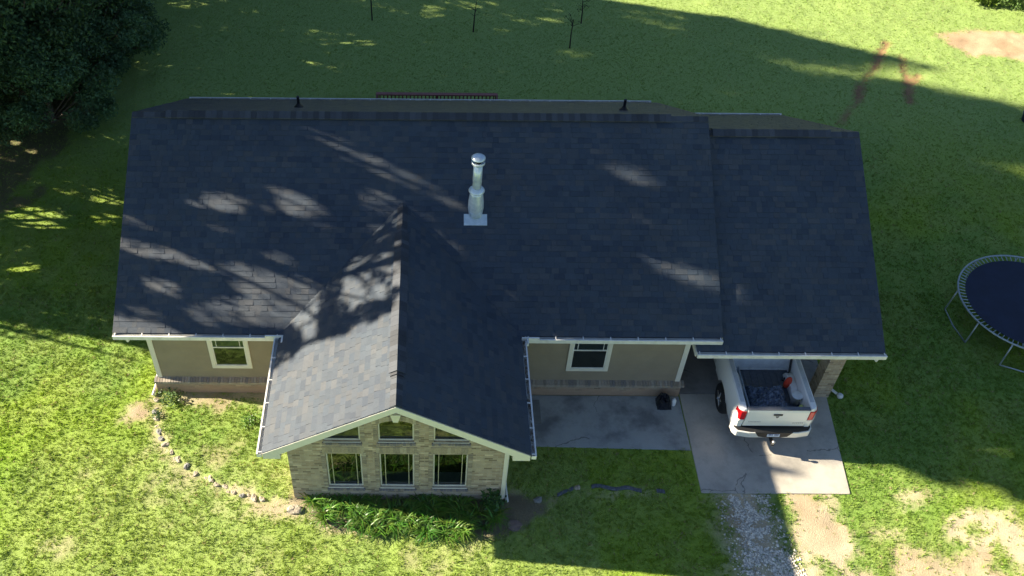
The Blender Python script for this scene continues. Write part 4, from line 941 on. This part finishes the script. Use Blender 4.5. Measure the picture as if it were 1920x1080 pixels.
def tree(x, y, r, z0, z1, clumps, per, lsize, label, lcol=(.075,.14,.06), carve=True, name='tree', cat='tree', group=None, trunk=.2, shell=.55, cs=.30):
    root = empty(name, (x, y, 0), label, cat, group); R = random.Random(int(x*31+y*17))
    H_ = z1-z0; tb = MB(); lean = (R.uniform(-.4,.4), R.uniform(-.4,.4))
    tp = [(x+lean[0]*t*t+.08*math.sin(t*6), y+lean[1]*t*t, -.1+z1*.86*t) for t in (0,.05,.2,.4,.6,.8,1)]
    tb.tube(tp, [trunk*1.5, trunk*1.1, trunk, trunk*.8, trunk*.55, trunk*.35, trunk*.12], 9)
    C = []; 
    for i in range(clumps):
        h = R.random()**.85; zz = z0+H_*h; prof = math.sin(math.pi*min(1, (.22+.78*h)))**.6 if h > .0 else .6
        rr_ = r*prof*(shell+(1-shell)*R.random()**.5); a = R.random()*6.283; C.append((x+rr_*math.cos(a)+lean[0]*h, y+rr_*math.sin(a)+lean[1]*h, zz))
    for i, c in enumerate(C):
        if i % 2 == 0 and (not carve or crown_keep(np.array([c[0]]), np.array([c[1]]), np.array([c[2]]))[0]):
            s0 = max(.12, min(.95, (c[2]-.5*r)/(z1*.86))); j = s0*(len(tp)-1); q = min(len(tp)-2, int(j)); f = j-q
            p0 = Vector(tp[q]).lerp(Vector(tp[q+1]), f); c_ = Vector(c); m_ = p0.lerp(c_, .5)+Vector((0,0,.15*r*R.random())); tb.tube([p0, m_, c_], [trunk*.32, trunk*.2, .02], 6)
    tb.build('trunk', M_BARK, root, smooth=True)
    C = np.array(C); idx = rng.integers(0, clumps, clumps*per); sc = .55+.5*rng.random(clumps)
    d = rng.normal(size=(len(idx), 3)); d /= np.linalg.norm(d, axis=1)[:, None]; rad = (rng.random(len(idx))**.45)*sc[idx]*r*cs
    P_ = C[idx]+d*rad[:, None]*np.array([1.15,1.15,.75]); ok_ = P_[:, 2] > .05
    if carve: ok_ &= crown_keep(P_[:, 0], P_[:, 1], P_[:, 2])
    P_ = P_[ok_]; idx = idx[ok_]
    cl = (.75+.6*rng.random(clumps))[idx][:, None]; cc = np.array(lcol)[None]*cl*(.7+.6*rng.random(len(idx)))[:, None]; yl = rng.random(len(idx))[:, None]; cc = cc*(1-.25*yl)+np.array([.085,.105,.03])*.25*yl
    V, F, C_ = leaf_quads(P_-np.array([x, y, 0]), lsize, cc)
    me = npmesh('crown', V, F, C_); me.materials.append(M_LEAF); o = bpy.data.objects.new('crown', me); COL.objects.link(o); o.parent = root
    return root
TREES = [(-14.6,29.4,4.1,1.2,18.2,300,420,.15,'dense dark green tree at the left edge with its crown nearest the roof'),
 (-15.0,34.6,3.8,.6,17.5,260,380,.15,'dark leafy tree at the top left corner of the lawn'),
 (-12.6,39.4,3.6,1.0,14.5,150,300,.17,'tall tree behind the top left corner tree'),
 (-17.6,20.0,3.2,2.5,19.5,230,330,.18,'broad tree beside the left lawn, nearest the front of the house'),
 (-17.2,22.6,3.2,2.0,20.0,230,330,.18,'broad tree beside the left lawn, second from the front'),
 (-17.4,25.6,3.2,1.2,20.0,230,330,.18,'broad tree beside the left lawn, third from the front'),
 (-18.3,29.6,3.4,1.2,20.5,200,300,.20,'tree behind the dense dark green tree'),
 (-18.5,34.6,3.4,1.2,20.5,200,300,.20,'tree behind the top left corner tree'),
 (-18.0,40.2,3.4,1.2,19.0,160,280,.20,'tree farthest back along the left edge'),
 (-23.5,20.5,3.8,4,23,180,260,.22,'tall tree in the second row, nearest the front'),
 (-23.5,25.4,3.8,4,23,180,260,.22,'tall tree in the second row, second from the front'),
 (-23.5,30.4,3.8,4,23,180,260,.22,'tall tree in the second row, third from the front'),
 (-23.5,35.6,3.8,4,23,180,260,.22,'tall tree in the second row, fourth from the front'),
 (-23.0,41.0,3.6,4,22,140,240,.22,'tall tree in the second row, farthest back')]
for t in TREES: tree(*t, group='trees along the left edge of the lawn', trunk=.17+.012*(t[4]-12))
for t in ((-13.2,27.6,2.5,.2,4.2,110,420,.12,'low dark leafy tree at the lower end of the trees by the left edge'),(-12.4,30.6,2.5,.2,4.6,110,420,.12,'low dark leafy tree in the middle of the trees by the left edge'),(-13.4,33.9,2.0,.2,3.6,80,400,.12,'low dark leafy tree at the top of the picture by the left edge'),(-15.8,28.2,2.4,.3,5.5,90,400,.13,'leafy tree half hidden behind the lower dark ones at the left')):
    tree(*t, lcol=(.10,.19,.09), name='understory_tree', group='low trees along the left edge of the lawn', trunk=.09, shell=.6, cs=.22)
tree(24.1, 36.0, 1.5, .2, 3.0, 70, 240, .12, 'dark green bush at the top right corner beyond the bare patch', lcol=(.07,.13,.03), carve=False, name='bush', cat='bush', trunk=.06, shell=.4)
tree(22.9, 37.0, 1.1, .1, 1.5, 50, 200, .10, 'low bright yellow green bush left of the dark one at the top right', lcol=(.20,.29,.04), carve=False, name='bush', cat='bush', trunk=.04, shell=.4)
tree(26.6, 38.3, 2.2, .3, 4.6, 60, 160, .15, 'tallest bush, behind the others at the top right', lcol=(.07,.12,.03), carve=False, name='bush', cat='bush', trunk=.07, shell=.3)

# unseen wood behind and to the right, added to darken roof reflections and skylight
def wood():
    n = 60000; t = rng.random(n); side = rng.random(n) < .7
    x = np.where(side, -70+150*t, 50+9*rng.random(n)); y = np.where(side, 56+9*rng.random(n), -10+75*t); q = np.where(side, x, y)
    hgt = 9+9*fbm(q*.16, q*0+.5, 95, 3)+3*fbm(q*.9, q*0+.5, 96, 2); z = hgt*rng.random(n)**.8
    k = ((.7+.6*fbm(q*.5, z*.5, 97, 3))*(.7+.6*rng.random(n)))[:, None]
    V, F, C_ = leaf_quads(np.stack([x, y, z], 1), .95, np.array([.022,.038,.020])[None]*k)
    me = npmesh('wood', V, F, C_); me.materials.append(M_LEAF); o = bpy.data.objects.new('wood', me); COL.objects.link(o)
    tag(o, 'unseen dark green wood beyond the far side of the lawn', 'wood', kind='stuff')
wood()

# saplings in the back lawn
M_TWIG = simple('dark_twig', (.035,.03,.022), .9)
def sapling(x, y, h, label, seed, leafy=10):
    root = empty('sapling', (x, y, 0), label, 'sapling', 'young trees planted in the back lawn'); R = random.Random(seed)
    tp = [(x, y, -.05), (x+R.uniform(-.03,.03), y, h*.5), (x+R.uniform(-.08,.08), y+R.uniform(-.05,.05), h)]
    MB().tube(tp, [.03,.024,.012], 7).build('trunk', M_TWIG, root)
    tw = MB(); P_ = []
    for i in range(7):
        t = .45+.5*R.random(); a = R.random()*6.3; l = .12+.2*R.random(); p = Vector(tp[1]).lerp(Vector(tp[2]), (t-.45)*1.8); e = p+Vector((l*math.cos(a), l*math.sin(a), l*.7)); tw.tube([p, e], [.012,.005], 5)
        for k in range(leafy): P_.append(e+Vector((R.gauss(0,.05), R.gauss(0,.05), R.gauss(0,.04))))
    tw.build('twigs', M_TWIG, root)
    V, F, C_ = leaf_quads(np.array([list(p) for p in P_])-np.array([x,y,0]), .06, np.tile([[.035,.05,.025]], (len(P_), 1)))
    me = npmesh('leaves', V, F, C_); me.materials.append(M_LEAF); o = bpy.data.objects.new('leaves', me); COL.objects.link(o); o.parent = root
sapling(-2.28, 34.56, 1.9, 'leftmost thin sapling in the back lawn', 1, 4)
sapling(1.76, 33.73, 1.35, 'middle thin sapling in the back lawn, bare of leaves', 2, 2)
sapling(5.48, 32.61, 1.25, 'thin sapling nearest the roof in the back lawn', 3, 4)
sapling(6.12, 34.45, 1.1, 'rightmost short sapling with brownish leaves', 4, 14)

# ------------------------------------------------------------------ small plants
def herb(x, y, r, h, n, lsize, col, label, name='plant'):
    P_ = np.stack([x+rng.normal(size=n)*r*.5, y+rng.normal(size=n)*r*.5, .04+h*rng.random(n)**.7], 1)
    V, F, C_ = leaf_quads(P_-np.array([x,y,0]), lsize, np.array(col)[None]*(.6+.8*rng.random(n))[:, None], up=1.2)
    me = npmesh(name, V, F, C_); me.materials.append(M_LILY); o = bpy.data.objects.new(name, me); COL.objects.link(o); o.location = (x, y, 0); tag(o, label, 'plant')
herb(1.62, 12.22, .26, .5, 170, .13, (.05,.12,.035), 'broad leaved green plant at the right corner of the brick gable')
herb(-6.72, 15.32, .26, .18, 260, .07, (.10,.17,.06), 'low green weed at the left house corner')
herb(-4.55, 14.62, .22, .12, 200, .06, (.09,.19,.03), 'low bright green weed in the left garden patch')
herb(-6.9, 14.8, .14, .10, 90, .06, (.05,.10,.04), 'small dark weed at the top of the curved edging')
def lilies():
    V = []; F = []; C = []; R = random.Random(5); poly = [(-2.85,12.28),(-2.6,11.75),(-1.8,11.55),(-.6,11.42),(.6,11.40),(1.5,11.55),(1.8,11.95),(1.45,12.3)]
    c = []
    while len(c) < 110:
        x, y = R.uniform(-2.9, 1.9), R.uniform(11.35, 12.32)
        if inpoly([x], [y], poly)[0]: c.append((x, y))
    for cx_, cy_ in c:
        g = R.choice(((.075,.17,.025),(.10,.21,.03),(.06,.14,.03),(.13,.24,.04))); sz = R.uniform(.75, 1.15)
        for k in range(26):
            a = R.random()*6.283; L = sz*R.uniform(.32,.6); w_ = R.uniform(.010,.018); el = R.uniform(.9,1.35); x, y, z = cx_+R.gauss(0,.03), cy_+R.gauss(0,.03), .02; n = 6; b0 = len(V); gg = tuple(q*R.uniform(.75,1.3) for q in g); bend = R.uniform(.25,.5); px, py = -math.sin(a), math.cos(a)
            for s_ in range(n):
                t = s_/(n-1); ww = w_*(1-t**2.2)+.001; V += [(x+px*ww, y+py*ww, max(z,.03)), (x-px*ww, y-py*ww, max(z,.03))]; C += [gg, gg]
                x += L/n*math.cos(el)*math.cos(a)*1.15; y += L/n*math.cos(el)*math.sin(a)*1.15; z += L/n*math.sin(el)*1.15; el -= bend
            F += [(b0+2*i, b0+2*i+1, b0+2*i+3, b0+2*i+2) for i in range(n-1)]
    me = npmesh('daylily_bed', np.array(V), np.array(F), np.array(C)); me.materials.append(M_LILY); o = bpy.data.objects.new('daylily_bed', me); COL.objects.link(o)
    tag(o, 'mass of long arching green daylily leaves along the foot of the brick gable', 'daylilies', kind='stuff')
lilies()

# ------------------------------------------------------------------ gravel and grass
def gravel():
    poly = [(7.40,12.60),(8.18,12.60),(8.12,11.8),(8.38,11.0),(8.55,10.4),(8.7,9),(7.3,9),(7.25,10.6),(7.5,11.2),(7.45,11.9)]; n = 16000
    x = rng.uniform(7.0, 9.0, n); y = rng.uniform(9, 12.6, n); core = inpoly(x+rng.normal(size=n)*.07, y+rng.normal(size=n)*.07, poly) & (fbm(x*2.2, y*2.2, 81, 3) < .62)
    stray = inpoly(x, y, [(6.9,12.6),(8.4,12.6),(8.9,9),(6.8,9)]) & (rng.random(n) < .10); k = core | stray; x, y = x[k], y[k]; n = len(x)
    s = .012+.024*rng.random(n)**2; o8 = np.array([(1,0,0),(0,1,0),(-1,0,0),(0,-1,0),(0,0,1),(0,0,-1)], float)
    V = o8[None]*(1+.5*(rng.random((n, 6, 1))-.5)); V[..., 2] *= .6; a = rng.random(n)*6.28; ca, sa = np.cos(a)[:, None], np.sin(a)[:, None]
    X = V[..., 0]*ca*1.3-V[..., 1]*sa; Y = V[..., 0]*sa*1.3+V[..., 1]*ca; z = ground_z(x, y)
    V = np.stack([X*s[:, None]+x[:, None], Y*s[:, None]+y[:, None], V[..., 2]*s[:, None]+z[:, None]+.006], -1).reshape(-1, 3)
    f = np.array([(0,1,4),(1,2,4),(2,3,4),(3,0,4),(1,0,5),(2,1,5),(3,2,5),(0,3,5)]); F = (np.arange(n)[:, None, None]*6+f[None]).reshape(-1, 3)
    c = np.array([.70,.65,.55])[None]*(.5+.8*rng.random(n))[:, None]; me = npmesh('gravel', V, F, np.repeat(c, 6, 0)); me.materials.append(attrmat('gravel', rough=.85, var=.15)); o = bpy.data.objects.new('gravel', me); COL.objects.link(o)
    tag(o, 'pale grey gravel strip leading to the driveway', 'gravel', kind='stuff')
gravel()
def grass():
    Vs = []; Cs = []
    for (x0, x1, y0, y1, dens, nb, hs, wd) in ((-13.5, 16.5, 8.6, 19.5, 380, 6, 1.0, .0085), (-18, 26, 19.5, 37.6, 230, 4, .95, .0105), (-16, 18, 4.5, 8.6, 60, 5, 1.1, .016)):
        n = int((x1-x0)*(y1-y0)*dens); x = rng.uniform(x0, x1, n); y = rng.uniform(y0, y1, n)
        # only what the camera can see, with a wide margin
        k = (np.abs(x-1.5) < 11+(y-8)*.55) & ~on_slab(x, y, .03) & ~((x > 6.62) & (x < 10.3) & (y > 12.66) & (y < 25)); x, y = x[k], y[k]
        d = dirt_mask(x, y); li = litter_mask(x, y); tn = fbm(x*7, y*7, 91, 3); keep = rng.random(len(x)) < (1-np.minimum(1,d*1.04))*(1-.93*li)*(.75+.4*sstep(.3,.6,tn)); x, y, tn = x[keep], y[keep], tn[keep]; n = len(x)
        h = hs*(.017+.025*sstep(.25,.75,fbm(x*9, y*9, 92, 2))*(.5+rng.random(n)))*(1-.35*sstep(24,30,y)); z = ground_z(x, y)
        c = ground_col(x, y)*(.82+.36*rng.random(n))[:, None]; st = rng.random(n) < .05; c[st] = np.array([.34,.30,.16])
        for b in range(nb):
            a = rng.random(n)*6.283; l = h*(.6+.8*rng.random(n)); out = l*(.35+.9*rng.random(n)); bx, by = x+rng.normal(size=n)*.018, y+rng.normal(size=n)*.018; w_ = wd*(.6+.9*rng.random(n))
            px, py = -np.sin(a)*w_, np.cos(a)*w_; p0 = np.stack([bx+px, by+py, z-.004], 1); p1 = np.stack([bx-px, by-py, z-.004], 1); p2 = np.stack([bx+np.cos(a)*out, by+np.sin(a)*out, z+l], 1)
            Vs.append(np.stack([p0, p1, p2], 1).reshape(-1, 3)); Cs.append(np.repeat(c*(.85+.3*rng.random(n))[:, None], 3, 0))
    V = np.concatenate(Vs); C = np.concatenate(Cs); me = npmesh('grass', V, np.arange(len(V)).reshape(-1, 3), C); me.materials.append(M_GRASS); o = bpy.data.objects.new('grass', me); COL.objects.link(o)
    tag(o, 'short patchy lawn grass all round the house', 'grass', kind='stuff')
grass()
